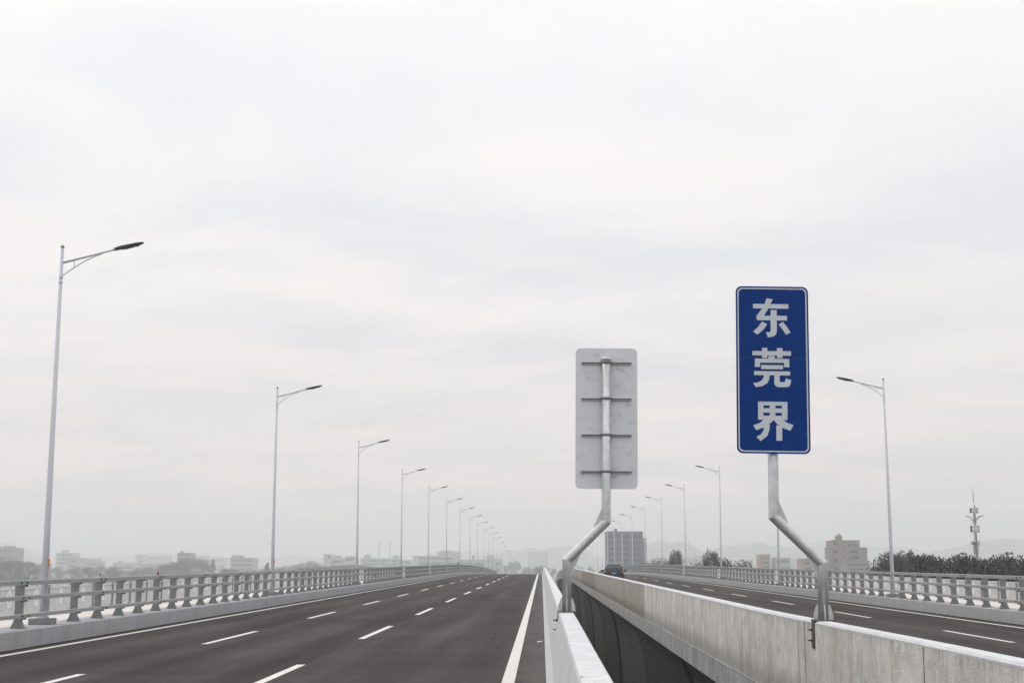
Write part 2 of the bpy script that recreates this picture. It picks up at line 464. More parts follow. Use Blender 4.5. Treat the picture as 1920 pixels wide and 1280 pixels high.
# kerbs and walkways
mb = MB(); mb.sweep([(-11.7, -.02), (-11.7, .385), (-11.72, .395), (-12.75, .395), (-12.75, -.3), (-11.9, -.3), (-11.9, -.02)], YB); mb.build('kerb', M_kerb, kind='structure')
mb = MB(); mb.sweep([(15.0, -.02), (15.0, .385), (15.02, .395), (15.95, .395), (15.95, -.3), (15.2, -.3), (15.2, -.02)], YB); mb.build('kerb', M_kerb2, kind='structure')
mb = MB(); mb.sweep([(-12.75, .30), (-16.4, .30), (-16.4, 0), (-12.75, 0)], YB); mb.build('pavement', M_pave, kind='structure')
mb = MB(); mb.sweep([(15.95, .30), (19.6, .30), (19.6, 0), (15.95, 0)], YB); mb.build('pavement', M_pave, kind='structure')

# ------------------------------------------------------------------ median barriers
bar = empty('concrete_barrier', (0, 0, 0), label='clean white painted median barrier running beside the left carriageway', cat='barrier')
mb = MB()
mb.sweep([(.05, -.01), (.05, .08), (.15, .30), (.285, 1.02), (.30, 1.05), (.53, 1.05), (.55, 1.03), (.55, -.01)], YB, xf=xl_shift)
mb.build('wall', M_white_conc, bar)
rnd = random.Random(3)
for (px, D, rr) in ((.315, 11.4, .016), (.40, 11.0, .007), (.36, 11.9, .006)):
    pts = [(px + math.cos(a) * rr * rnd.uniform(.6, 1.3), D + math.sin(a) * rr * 2.4 * rnd.uniform(.6, 1.3), zr(D) + 1.054) for a in [i * math.pi / 4 for i in range(8)]]
    mb = MB(); mb.face(pts); mb.build('paint_fleck', M_red, bar)
bar2 = empty('concrete_barrier', (0, 0, 0), label='rain stained bare concrete median barrier with white top on the right carriageway', cat='barrier')
YN = [y for y in YB if y < 26] + [26] + [y for y in YB if y > 26]
mb = MB()
mb.sweep([(4.13, 1.005), (4.16, 1.035), (4.36, 1.035), (4.40, 1.00), (4.50, .30), (4.60, .08), (4.60, -.01), (4.13, -.34)],
         YN, xf=xr_shift, mats=[1, 1, 1, 1, 1, 1, 0, 0])
o = mb.build('wall', [M_stain, M_white_conc], bar2)
mb = MB()   # the paint laps unevenly a little way down the gap side
ys = span(8, 200, .35); rnd = random.Random(5)
for a, b in zip(ys, ys[1:]):
    d = [.002 + .009 * math.sin(y * .9) * math.sin(y * .23) + rnd.uniform(0, .008) for y in (a, b)]
    mb.face([(4.127 + xr_shift(a), a, zr(a) + 1.006), (4.127 + xr_shift(b), b, zr(b) + 1.006), (4.127 + xr_shift(b), b, zr(b) + .99 - d[1]), (4.127 + xr_shift(a), a, zr(a) + .99 - d[0])])
mb.build('paint_edge', M_white_conc, bar2)
mb = MB(); mb.tube([(4.10 + xr_shift(y) , y, zr(y) - .338 + .006 * math.sin(y * .9)) for y in span(8, 60, .8)], .009, 6)
mb.build('cable', M_kerb, bar2)

# ------------------------------------------------------------------ bridge structures below the decks
def girder_profile(x0, sgn, inset):   # curved underside of the wing, then the web
    pts = [(0, -.86), (.12, -1.02), (.30, -1.45), (.47, -2.1), (.60, -3.0), (.70, -4.1), (.76, -5.2), (.78, -6.4), (.78, -8.6)]
    return [(x0 + sgn * (px_ + inset * min(1, i / 2)), z) for i, (px_, z) in enumerate(pts)]
def bridge(label, xa, xb, deckz, sgn, xin, xout, shift):
    b = empty('bridge', (0, 0, -10), label=label, cat='bridge')
    def P(mb, name, mat): 
        o = mb.build(name, mat, b); o.location = (0, 0, 10); return o
    mb = MB(); mb.sweep([(xin, -.34 if sgn > 0 else -.30), (xout, -.30), (xout, -.86), (xin, -.86)], YN, xf=shift); P(mb, 'deck_slab', M_plain)
    ys = [-12 + 23 * k - (1 if k else 0) for k in range(18)]
    ys = [-12, 21, 44, 66, 90, 113, 136, 159, 182, 205, 228, 251, 274, 297, 320, 343, 366, 388]
    for k, (a, c) in enumerate(zip(ys, ys[1:])):
        pr = girder_profile(xin, sgn, .14 * (k % 2)); far = xout - sgn * 3.2
        poly = pr + [(far, -8.6), (xout, -.86)]
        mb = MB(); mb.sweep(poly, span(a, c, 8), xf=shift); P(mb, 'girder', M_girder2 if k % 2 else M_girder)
    for y in (44, 90, 136, 182, 228, 274, 320, 366):
        xc = (xin + xout) / 2
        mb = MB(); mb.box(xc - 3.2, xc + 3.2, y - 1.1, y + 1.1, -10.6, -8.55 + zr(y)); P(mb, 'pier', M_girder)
    # retained approach beyond the last span
    mb = MB(); mb.sweep([(xin, -.31), (xout, -.31), (xout, -14), (xin, -14)], [388.01] + [y for y in YS if y > 388 and y < 1100]); P(mb, 'approach_wall', M_plain)
    return b
bridge('left bridge deck on a deep concrete girder with railed walkway', 0, 0, 0, -1, .60, -16.45, lambda y: 0)
bridge('right bridge deck on a dark haunched concrete girder facing the gap', 0, 0, 0, 1, 4.10, 19.65, xr_shift)

# ------------------------------------------------------------------ steel guardrails on the kerbs
def guardrail(side, xk, spacing, phase, lamps, label):
    s = side
    root = empty('guardrail', (xk, 20, zr(20) + .395), label=label, cat='guardrail', group='steel guardrails on the kerbs')
    off = Vector(root.location)
    # post: tapering leg with flared foot; rails sit on the road side
    def post_mb(mb, o):
        ox, oy, oz = o
        t = .055
        # profile in the x/z plane, leaning slightly to the road at the top (s: +1 = road towards +x)
        prof = [(-.17, 0), (.15, 0), (.13, .06), (.075, .16), (.065, .55), (.085, .82), (.10, .99), (-.10, .99), (-.095, .8), (-.085, .5), (-.10, .16), (-.15, .06)]
        pts = [(ox + s * a, oy - t, oz + b) for a, b in prof]
        mb.prism(pts, (0, 2 * t, 0))
        mb.box(ox - .16, ox + .16, oy - .11, oy + .11, oz, oz + .02)
    def bracket_mb(mb, o):
        ox, oy, oz = o
        for z in (.95, .61, .20):
            mb.box(ox + s * .02, ox + s * .12, oy + .056, oy + .17, oz + z, oz + z + .014)
            mb.box(ox + s * .02, ox + s * .12, oy + .155, oy + .17, oz + z + .014, oz + z + .05)
    mb = MB(); post_mb(mb, (0, 0, 0)); mb.mi = 1; bracket_mb(mb, (0, 0, 0)); proto = mb.build('post', [M_rail_post, M_dark], root)
    ys = []; y = phase
    while y > 6: y -= spacing
    while y < 384:
        y += spacing
        if any(abs(y - l) < spacing * .5 for l in lamps): continue
        ys.append(y)
    edge = 31.0 if s > 0 else 43.0
    vis = [y for y in ys if y > edge][:100]; rest = [y for y in ys if y not in vis]
    first = True
    for y in vis:
        if first: c = proto; first = False
        else: c = proto.copy(); C.objects.link(c); c.parent = root
        c.location = Vector((xk, y, zr(y) + .396)) - off
    mb = MB()
    for y in rest: post_mb(mb, (xk, y, zr(y) + .396))
    o = mb.build('post', M_rail_post, root, kind='stuff'); o.location = -off
    xa = xk + s * .115
    for (z0, z1) in ((.99 + .395, 1.10 + .395), (.65 + .395, .745 + .395), (.24 + .395, .335 + .395)):
        mb = MB()
        d = .10
        prof = [(xa - d / 2, z0), (xa + d / 2, z0), (xa + d / 2, z1 - .012), (xa + d / 2 - .012, z1), (xa - d / 2 + .012, z1), (xa - d / 2, z1 - .012)]
        if z1 > 1.4: prof = [(x - s * .06, z) for x, z in prof]
        y = phase - 6 * 8; segs = []
        while y < 384: 
            a, b = max(y, 6), min(y + 6 - .012, 384)
            if b > a: mb.sweep(prof, span(a, b, 3))
            y += 6
        # splice bolts at every joint
        mb.mi = 1
        y = phase - 6 * 8
        while y < 140:
            if y > 20:
                for dy in (-.28, -.20, .10, .18):
                    mb.box(xa + s * (d / 2 - .06 * (z1 > 1.4)), xa + s * (d / 2 + .012 - .06 * (z1 > 1.4)), y + dy, y + dy + .03, zr(y) + z0 + .03, zr(y) + z1 - .03)
            y += 6
        o = mb.build('rail', [M_rail, M_dark], root); o.location = -off
    return root
LD = [35.3 + 30.0 * k for k in range(24)]
RD = [63.4 + 30.0 * k for k in range(-1, 23)]
guardrail(+1, -12.12, 1.97, 33.1, [d for d in LD if d < 385], 'grey three rail steel guardrail along the left kerb')
guardrail(-1, 15.30, 1.90, 46.0, [d for d in RD if d < 385], 'grey three rail steel guardrail along the right kerb')

# ------------------------------------------------------------------ white outer fences
def outer_fence(x, label, s, spacing, phase):
    root = empty('pedestrian_fence', (x, 20, zr(20) + .3), label=label, cat='fence', group='white bar fences on the outer edge of the walkways')
    off = Vector(root.location)
    for z0, z1, nm in ((1.08, 1.13, 'top_rail'), (.36, .39, 'bottom_rail'), (.90, .925, 'middle_rail')):
        mb = MB(); mb.sweep([(x - .03, z0), (x + .03, z0), (x + .03, z1), (x - .03, z1)], [y for y in YB if y > 5]); o = mb.build(nm, M_fence, root); o.location = -off
    mb = MB(); y = 24
    while y < 300:
        mb.box(x - .014, x + .014, y - .022, y + .022, zr(y) + .385, zr(y) + 1.085); y += .125 if y < 150 else .25
    o = mb.build('bar', M_fence, root, kind='stuff'); o.location = -off
    # folded chevron ornaments between the bars
    mb = MB(); y = phase - spacing * 8
    while y < 150:
        if y > 30:
            z = zr(y) + .78; k = y + spacing / 2
            for q in (-1, 1):
                mb.prism([(x + s * .02, k + q * .02, z - .22), (x + s * .02, k + q * .10, z - .22), (x + s * .02, k + q * .20, z + .12), (x + s * .02, k + q * .12, z + .12)], (s * .015, 0, 0))
                mb.prism([(x + s * .02, k + q * .12, z + .12), (x + s * .02, k + q * .20, z + .12), (x + s * .02, k + q * .03, z + .30), (x + s * .02, k, z + .26)], (s * .014, 0, 0))
            mb.prism([(x + s * .037, k - .03, z + .12), (x + s * .037, k + .03, z + .12), (x + s * .037, k + .03, z + .18), (x + s * .037, k - .03, z + .18)], (s * .01, 0, 0))
        y += spacing
    o = mb.build('ornament', M_orn, root, kind='stuff'); o.location = -off
    mb = MB(); mb.box(-.05, .05, -.055, .055, 0, .87); proto = mb.build('post', M_rail_post, root)
    ys = []; y = phase
    while y > 8: y -= spacing
    while y < 384: y += spacing; ys.append(y)
    vis = [y for y in ys if y > (41 if s > 0 else 55)][:100]; rest = [y for y in ys if y not in vis]
    for i, y in enumerate(vis):
        c = proto if i == 0 else proto.copy()
        if i: C.objects.link(c); c.parent = root
        c.location = Vector((x, y, zr(y) + .3)) - off
    if rest:
        mb = MB()
        for y in rest: mb.box(x - .05, x + .05, y - .055, y + .055, zr(y) + .3, zr(y) + 1.17)
        o = mb.build('post', M_rail_post, root, kind='stuff'); o.location = -off
outer_fence(-16.0, 'white bar fence with grey posts on the outer edge of the left walkway', 1, 2.3, 43.9)
outer_fence(19.1, 'white bar fence with grey posts on the outer edge of the right walkway', -1, 2.3, 58.0)

# ------------------------------------------------------------------ street lamps
def lamp(s):                      # s = +1: arm reaches towards +x
    H = 9.62
    root = empty('street_lamp')
    mb = MB(); mb.box(-.27, .27, -.25, .25, 0, .15); mb.build('plinth', M_rail_post, root, bevel=.01)
    mb = MB(); mb.tube([(0, 0, .15), (0, 0, .19)], .15, 16); mb.tube([(0, 0, .19), (0, 0, 2.5), (0, 0, H)], [.090, .077, .039], 16)
    for a in range(4): mb.tube([(.115 * math.cos(a * math.pi / 2 + .78), .115 * math.sin(a * math.pi / 2 + .78), .19), (.115 * math.cos(a * math.pi / 2 + .78), .115 * math.sin(a * math.pi / 2 + .78), .24)], .016, 6)
    mb.tube([(0, 0, H - .80), (0, 0, H - .78)], .056, 12); mb.tube([(0, 0, H - .93), (0, 0, H - .91)], .057, 12)
    pole = mb.build('pole', M_lamp, root)
    mb = MB(); mb.ball((0, 0, H + .03), .05); mb.build('finial', M_rail_post, pole)
    mb = MB(); mb.box(-.012 + s * .088, .012 + s * .088, -.035, .035, 1.42, 1.62); mb.build('sticker', M_orange, pole)
    mb = MB()
    z0 = H - .40
    mb.tube([(0, 0, z0), (s * 1.38, 0, z0 + .36)], [.032, .024], 10)
    mb.tube([(0, 0, z0 - .36)] + [(s * (.06 + .98 * t), 0, z0 - .32 + (.57 * t - .0) - .0 + .06 * math.sin(t * math.pi)) for t in (0, .25, .5, .75, 1)], .016, 6)
    mb.tube([(s * .32, 0, z0 + .07), (s * .33, 0, z0 - .10)], .010, 6)
    mb.build('arm', M_lamp, root)
    # flat LED head: a tapered leaf shape, thick at the neck
    mb = MB(); a0 = Vector((s * 1.33, 0, z0 + .345)); d = Vector((s * .968, 0, .25)); n = Vector((-s * .25, 0, .968))
    secs = [(0, .03, .05, -.03), (.10, .035, .052, -.035), (.11, .06, .055, -.03), (.20, .09, .06, -.035), (.22, .115, .055, -.045), (.42, .13, .045, -.05), (.62, .12, .035, -.045), (.74, .09, .02, -.03), (.80, .03, .005, -.012)]
    rings = []
    for (t, wd, zt, zb) in secs:
        p = a0 + d * t
        rings.append([mb.bm.verts.new(p + Vector((0, yy, 0)) + n * zz) for yy, zz in ((-wd * .6, zb * .5), (-wd * .4, zb), (wd * .4, zb), (wd * .6, zb * .5), (wd * .6, zt * .3), (wd * .4, zt), (-wd * .4, zt), (-wd * .6, zt * .3))])
    for a, b in zip(rings, rings[1:]):
        for j in range(8): mb.bm.faces.new((a[j], a[(j + 1) % 8], b[(j + 1) % 8], b[j]))
    mb.bm.faces.new(rings[0][::-1]); mb.bm.faces.new(rings[-1])
    hd = mb.build('lamp_head', M_black, root)
    mb = MB()
    for t in (.33, .47, .62):
        p = a0 + d * t - n * .053; q = .045
        pts = [p + d * a * q + Vector((0, b * .04, 0)) for a, b in ((-1, -1), (1, -1), (1, 1), (-1, 1))]
        mb.prism([tuple(v) for v in pts], tuple(-n * .01))
    mb.build('lens', M_lens, hd)
    return root
ordn = ['nearest', 'second', 'third', 'fourth', 'fifth', 'sixth', 'seventh', 'eighth', 'ninth', 'tenth', 'eleventh', 'twelfth', 'thirteenth', 'fourteenth', 'fifteenth', 'sixteenth', 'seventeenth', 'eighteenth', 'nineteenth', 'twentieth', 'twenty-first', 'twenty-second', 'twenty-third', 'twenty-fourth']
lean_l = {0: .0045, 1: .006, 2: .003}; 
for side, xs, Ds, s in (('left', -12.33, LD, 1), ('right', 15.45, RD[1:], -1)):
    pr = lamp(s)
    for k, D in enumerate(Ds):
        o = pr if k == 0 else copy_tree(pr)
        x = xs
        o.location = (x, D, zr(D) + (.396 if D < 388 else .0))
        if side == 'right' and k < 2: o.rotation_euler = (0, -.005, 0)
        if side == 'left' and k == 0: o.scale = (1, 1, .988)
        if k > 1: o.rotation_euler = (R(random.uniform(-.25, .25)), R(random.uniform(-.25, .25)), R(random.uniform(-3, 3)))
        where = {'nearest': f'white street lamp nearest the camera on the {side} kerb'}.get(ordn[k], f'white street lamp, {ordn[k]} from the camera in the row on the {side} kerb')
        tag(o, where, 'street lamp', f'street lamps along the {side} kerb')

# ------------------------------------------------------------------ the two cranked sign posts
def signpost(name, label, X, D, zb, s, low, dx, dz, upper, plate_z, plate_w, plate_h, front, plate_dx):
    root = empty(name, (X, D, zr(D) + zb), label=label, cat='road sign')
    r_ = .082
    y_ = 0
    mb = MB()
    mb.elbow([(0, 0, .02), (0, 0, low), (s * dx, 0, low + dz), (s * dx, 0, low + dz + upper)], r_)
    post = mb.build('post', M_galv, root)
    # gusset triangles welded in the two bends
    mb = MB(); t = .010
    mb.prism([(s * (r_ - .01), -t, low - .28), (s * (r_ - .01), -t, low - .03), (s * (r_ + .17), -t, low + .13)], (0, 2 * t, 0))
    mb.build('gusset', M_galv, post)
    mb = MB()
    bx_, bz_ = s * dx, low + dz
    mb.prism([(bx_ - s * (r_ - .01), -t, bz_ + .26), (bx_ - s * (r_ - .01), -t, bz_ + .02), (bx_ - s * (r_ + .15), -t, bz_ - .10)], (0, 2 * t, 0))
    mb.build('gusset', M_galv, post)
    # saddle bracket over the barrier
    mb = MB()
    hw = .155 if s > 0 else .165
    mb.box(-hw, hw, -.16, .16, 0.004, .022)
    mb.box(-hw - .012, -hw, -.075, .075, -.42, .022); mb.box(hw, hw + .012, -.075, .075, -.42, .022)
    mb.mi = 1
    sad = mb.build('saddle_plate', [M_rust, M_galv], root)
    mb = MB()
    for (ax, ay) in ((1, 0), (-1, 0)):
        mb.prism([(ax * r_ * .96, -.006, .022), (ax * (r_ + .075), -.006, .022), (ax * (r_ + .065), -.006, .13), (ax * (r_ + .02), -.006, .25), (ax * r_ * .96, -.006, .25)], (0, .012, 0))
    for ay in (1, -1):
        mb.prism([(-.006, ay * r_ * .96, .022), (-.006, ay * (r_ + .075), .022), (-.006, ay * (r_ + .065), .13), (-.006, ay * (r_ + .02), .25), (-.006, ay * r_ * .96, .25)], (.012, 0, 0))
    mb.build('stiffener', M_galv, root)
    for sx in (-1, 1):
        for z in (-.14, -.30):
            mb = MB(); a = sx * (hw + .010)
            mb.tube([(a, 0, z), (a + sx * .022, 0, z)], .024, 6, smooth=False); mb.tube([(a, 0, z), (a + sx * .075, 0, z)], .010, 8); mb.build('bolt', M_dark, root)
    # plate
    cxp = s * dx + plate_dx; py = -.115 if front else .115
    w2, h = plate_w / 2, plate_h; z0 = low + dz + plate_z; rr = .095
    def rrect(w2, z0, z1, rr, y, n=7):
        pts = []
        for (cx, cz, a0) in ((w2 - rr, z1 - rr, 0), (-w2 + rr, z1 - rr, 90), (-w2 + rr, z0 + rr, 180), (w2 - rr, z0 + rr, 270)):
            for i in range(n): 
                a = R(a0 + 90 * i / (n - 1)); pts.append((cxp + cx + rr * math.cos(a), y, cz + rr * math.sin(a)))
        return pts
    mb = MB(); mb.prism(rrect(w2, z0, z0 + h, rr, py - .002), (0, .004, 0))
    plate = mb.build('plate', M_blue if front else M_plate, root)
    if front:
        # blue field already in place: pale border line and the three characters on its face
        bw = .020; ins = .026
        a = rrect(w2 - ins, z0 + ins, z0 + h - ins, rr - ins * .6, py - .0035); b = rrect(w2 - ins - bw, z0 + ins + bw, z0 + h - ins - bw, rr - ins * .6 - bw * .5, py - .0035)
        mb = MB(); n = len(a)
        for i in range(n): mb.face([a[i], a[(i + 1) % n], b[(i + 1) % n], b[i]])
        mb.build('border_line', M_letter, plate, recalc=False)
        mb = MB(); mb.box(cxp - w2 + .06, cxp + w2 - .06, py - .0032, py - .0026, z0 + h * .568, z0 + h * .5705); mb.build('sheeting_seam', M_dark, plate)
        def cv(p, lift):
            x, y = p; u = (x - (-7 + 12 * y / 1272)) / 562 - .5; v = 1 - (y + 12) / 1284
            return (cxp + u * plate_w, py - .0035 - lift, z0 + v * h)
        G = {}
        G[0] = [[(128,125),(403,125),(403,160),(128,160)], [(233,80),(281,88),(262,128),(240,172),(213,217),(160,250),(152,222),(190,172),(218,125)],
                [(156,217),(391,215),(391,252),(160,252)], [(264,172),(312,172),(312,335),(306,362),(285,378),(242,384),(228,342),(250,345),(264,338)],
                [(197,262),(238,282),(208,325),(162,364),(128,340),(165,308)], [(358,262),(390,300),(418,345),(382,363),(355,320),(325,285)]]
        G[1] = [[(123,491),(421,489),(421,524),(123,524)], [(197,466),(238,466),(238,543),(197,543)], [(312,466),(355,466),(355,543),(312,543)],
                [(248,528),(293,528),(300,552),(243,552)], [(142,549),(407,549),(407,614),(367,612),(362,600),(367,600),(367,580),(182,580),(182,612),(142,614)],
                [(190,598),(359,598),(359,629),(190,629)], [(136,645),(413,645),(413,676),(136,676)],
                [(211,670),(255,670),(252,705),(240,735),(200,760),(150,768),(127,737),(165,732),(195,715),(207,695)],
                [(291,670),(332,670),(332,720),(338,727),(368,727),(376,718),(378,697),(421,712),(414,748),(400,763),(380,766),(315,766),(298,755),(291,740)]]
        G[2] = [[(166,878),(207,878),(207,1016),(166,1016)], [(256,878),(299,878),(299,1016),(256,1016)], [(348,878),(391,878),(391,1016),(348,1016)],
                [(166,878),(391,878),(391,907),(166,907)], [(166,928),(391,928),(391,962),(166,962)], [(166,984),(391,984),(391,1016),(166,1016)],
                [(215,1008),(290,1008),(272,1032),(215,1072),(152,1097),(128,1060),(180,1040)], [(278,1010),(350,1008),(385,1035),(437,1054),(412,1097),(350,1075),(310,1045)],
                [(210,1060),(256,1050),(253,1090),(235,1140),(185,1178),(152,1147),(190,1125),(207,1095)], [(305,1057),(350,1060),(350,1173),(305,1173)]]
        for gi in range(3):
            mb = MB()
            for i, poly in enumerate(G[gi]):
                vs = [mb.bm.verts.new(cv(p, .0004 * i)) for p in poly]
                for tri in tessellate_polygon([[Vector((p[0], p[1], 0)) for p in poly]]):
                    a_, b_, c_ = [poly[t] for t in tri]
                    ccw = (b_[0] - a_[0]) * (c_[1] - a_[1]) - (b_[1] - a_[1]) * (c_[0] - a_[0]) > 0
                    if not ccw: tri = tri[::-1]
                    mb.bm.faces.new([vs[t] for t in tri][::-1])
            mb.build('character', M_letter, plate, recalc=False)
    # channel rails and clamps holding the plate
    q = 1 if front else -1
    for i in range(4):
        z = z0 + h * (.118 + i * .2575) 
        mb = MB()
        for dz_ in (-.019, .011): mb.box(cxp - w2 + .11, cxp + w2 - .11, py + q * .004, py + q * .036, z + dz_, z + dz_ + .010)
        mb.mi = 1
        mb.box(cxp - w2 + .11, cxp + w2 - .11, py + q * .004, py + q * .022, z - .009, z + .011)
        mb.build('rail', [M_plain_metal, M_clamp], plate)
        mb = MB()
        mb.tube([(s * dx, 0, z - .022), (s * dx, 0, z + .022)], r_ + .005, 24)
        for sx in (-1, 1):
            mb.box(s * dx + sx * (r_ + .003) - .022, s * dx + sx * (r_ + .003) + .022, min(0, py + q * .036), max(0, py + q * .036), z - .022, z + .022)
        mb.build('clamp', M_clamp, post)
    mb = MB(); mb.tube([(s * dx, 0, low + dz + upper - .05), (s * dx, 0, low + dz + upper + .012)], r_ + .006, 24); mb.build('post_cap', M_galv, post)
    return root
M_plain_metal = simple('channel_metal', (.42, .42, .42), None, .5, .4)
M_clamp = simple('clamp_metal', (.22, .22, .22), None, .5, .5)
t = signpost('road_sign', 'sign seen from its grey back on a cranked steel post atop the left barrier', .445, 25.6, 1.05, 1, .911, .704, .693, 2.97, .593, 1.13, 2.576, False, .010)
t.rotation_euler = (0, .009, 0)
t = signpost('road_sign', 'tall blue sign with three white Chinese characters on a cranked post atop the right barrier', 4.385, 22.5, 1.035, -1, .879, .75, .715, 3.45, .985, 1.16, 2.69, True, -.005)
t.rotation_euler = (0, .016, 0)

# ------------------------------------------------------------------ small things by the rails and on the road
def small_cap(px, D, label, name, mat, cat):
    root = empty(name, (-12.12 + .055, D, zr(D) + .395 + 1.102), label=label, cat=cat)
    return root
t = small_cap(294, 44.8, 'small dark red cylinder standing on top of the left guardrail', 'reflector_lamp', M_red, 'reflector')
mb = MB(); mb.tube([(0, 0, 0), (0, 0, .085)], .03, 12); mb.build('body', M_red, t)
mb = MB(); mb.tube([(0, 0, .085), (0, 0, .10)], [.03, .018], 12); mb.build('cap', M_dark, t)
t = small_cap(184, 38.9, 'tiny dark mushroom shaped cap on a thin stem above the left guardrail', 'vent_cap', M_dark, 'cap')
mb = MB(); mb.tube([(0, 0, 0), (0, 0, .085)], .006, 8); mb.build('stem', M_dark, t)
mb = MB(); mb.tube([(0, 0, .080), (0, 0, .088), (0, 0, .105)], [.02, .042, .01], 12); mb.build('cap', M_dark, t)
mb = MB(); rnd = random.Random(11)
for _ in range(70):
    D = rnd.gauss(37, 5.0); X = -.9 - abs(rnd.gauss(0, .55)); q = rnd.uniform(.003, .010)
    if D < 20: continue
    mb.ball((X, D, zr(D) + q * .6), q, (1, 1.3, .6), 5, 4)
mb.build('grit', M_kerb, kind='stuff')
mb = MB(); D = 34.9
mb.prism([(-.12, D, zr(D) + .004), (.0, D + .05, zr(D) + .02), (.03, D + .35, zr(D) + .03), (-.06, D + .42, zr(D) + .006), (-.10, D + .2, zr(D) + .03)], (0, 0, .004))
mb.build('paper_scrap', M_fence, label='small white paper scrap lying in the gutter beside the left barrier', cat='litter')

# ------------------------------------------------------------------ the car
M_body = Mat('navy_paint', .28, .3).col((.006, .008, .018)).m; 
M_glass = Mat('car_glass', .10).col((.07, .078, .09)).m  # grey base colour carries the sky reflection on the panes
M_tail = Mat('tail_red', .25).col((.13, .008, .012)).m
M_pl_blue = Mat('plate_blue', .4).col((.10, .19, .46)).m
M_tail_hl = Mat('tail_highlight', .2).col((.75, .62, .62)).m
M_tyre = Mat('tyre_rubber', .9).col((.015, .015, .015)).m
M_chrome = Mat('chrome', .2, 1.0).col((.7, .7, .7)).m
def car(X, D):
    root = empty('parked_car', (X, D, zr(D) + .004), label='dark navy SUV seen from behind on the right carriageway', cat='car')
    root.name = 'car'
    secs = [  # y, half width low, half width belt, half width roof, z bottom, z belt, z roof
        (0.00, .80, .84, .80, .42, .72, .98), (0.06, .88, .91, .86, .34, .80, 1.06), (.24, .91, .93, .84, .32, .98, 1.30), (.52, .92, .93, .74, .30, 1.02, 1.62),
        (1.2, .92, .93, .74, .30, 1.01, 1.68), (2.2, .92, .93, .73, .30, .99, 1.67), (2.9, .92, .93, .65, .30, .97, 1.60), (3.45, .92, .92, .72, .30, .96, 1.22), (3.7, .92, .91, .76, .31, .95, 1.02),
        (4.3, .90, .87, .72, .34, .86, .92), (4.60, .80, .74, .60, .42, .70, .76)]
    mb = MB(); rings = []
    for (y, a, b, c, z0, z1, z2) in secs:
        half = [(a * .86, z0), (a, z0 + .12), (b, z1 - .18), (b * .985, z1), ((b + c) / 2, (z1 + z2) / 2 + .02), (c, z2 - .07), (c * .86, z2)]
        rings.append([mb.bm.verts.new((x, y, z)) for x, z in half] + [mb.bm.verts.new((-x, y, z)) for x, z in half[::-1]])
    for p_, q in zip(rings, rings[1:]):
        for j in range(14):
            f = mb.bm.faces.new((p_[j], p_[(j + 1) % 14], q[(j + 1) % 14], q[j])); f.smooth = True
    mb.bm.faces.new(rings[0][::-1]); mb.bm.faces.new(rings[-1])
    body = mb.build('body', M_body, root)
    sub = body.modifiers.new('smooth', 'SUBSURF'); sub.levels = 1; sub.render_levels = 1
    def slab(pts, t, mat, name, par=None, **k):
        mb = MB(); mb.prism(pts, t); return mb.build(name, mat, par or root, **k)
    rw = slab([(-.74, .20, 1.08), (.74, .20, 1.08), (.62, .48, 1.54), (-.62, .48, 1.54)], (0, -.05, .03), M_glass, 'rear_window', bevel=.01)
    slab([(-.30, .18, 1.14), (.22, .185, 1.16), (.22, .18, 1.175), (-.30, .175, 1.155)], (0, -.02, .01), M_dark, 'wiper', rw)
    slab([(-.60, .36, 1.60), (.60, .36, 1.60), (.60, .62, 1.66), (-.60, .62, 1.66)], (0, 0, .035), M_body, 'spoiler')
    mb = MB(); mb.box(-.14, .14, .335, .362, 1.60, 1.63); mb.build('brake_light', M_tail, root)
    for s in (-1, 1):
        tl = slab([(s * .66, .03, .86), (s * .90, .06, .82), (s * .93, .20, 1.02), (s * .70, .10, 1.03)], (0, -.07, .0), M_tail, 'taillight', bevel=.01)
        slab([(s * .66, -.040, .985), (s * .90, -.008, .975), (s * .905, -.004, 1.0), (s * .67, -.034, 1.012)], (0, -.006, .0), M_tail_hl, 'lens', tl)  # pale strip, a highlight painted onto the taillight
        slab([(s * .93, .5, .36), (s * .93, .5, .60), (s * .93, .8, .82), (s * .93, 1.1, .82), (s * .93, 1.35, .60), (s * .93, 1.35, .36)], (s * .012, 0, 0), M_dark, 'wheel_arch')
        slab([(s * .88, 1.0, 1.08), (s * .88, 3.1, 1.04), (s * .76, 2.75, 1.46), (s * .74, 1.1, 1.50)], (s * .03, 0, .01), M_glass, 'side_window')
        mb = MB(); mb.tube([(s * .60, .8, 1.68), (s * .60, .95, 1.73), (s * .60, 2.5, 1.74), (s * .60, 2.65, 1.68)], .018, 8); mb.build('roof_rail', M_chrome, root)
        mb = MB(); mb.ball((s * 1.09, 2.8, 1.07), .115, (1.2, .6, .85)); mb.tube([(s * .88, 2.82, 1.0), (s * 1.02, 2.8, 1.03)], .03, 8); mb.build('mirror', M_body, root)
        for y in (.92, 3.62):
            w = empty('wheel', (s * .80, y, .34)); w.parent = root
            mb = MB(); mb.tube([(-.11, 0, 0), (-.09, 0, 0), (.09, 0, 0), (.11, 0, 0)], [.31, .34, .34, .31], 24); mb.build('tyre', M_tyre, w)
            mb = MB(); mb.tube([(-.115, 0, 0), (.115, 0, 0)], .20, 10, smooth=False); mb.build('rim', M_chrome, w)
    slab([(-.78, .0, .42), (.78, .0, .42), (.84, -.0, .64), (-.84, .0, .64)], (0, -.05, 0), M_dark, 'rear_bumper', bevel=.02)
    p_ = slab([(-.22, .0, .74), (.22, .0, .74), (.22, .0, .88), (-.22, .0, .88)], (0, -.03, 0), M_pl_blue, 'licence_plate')
    slab([(-.30, .0, .90), (.30, .0, .90), (.30, .0, .925), (-.30, .0, .925)], (0, -.03, 0), M_chrome, 'trim')
    mb = MB(); mb.tube([(0, 1.5, 1.66), (-.03, 1.25, 1.86)], .006, 6); mb.build('aerial', M_dark, root)
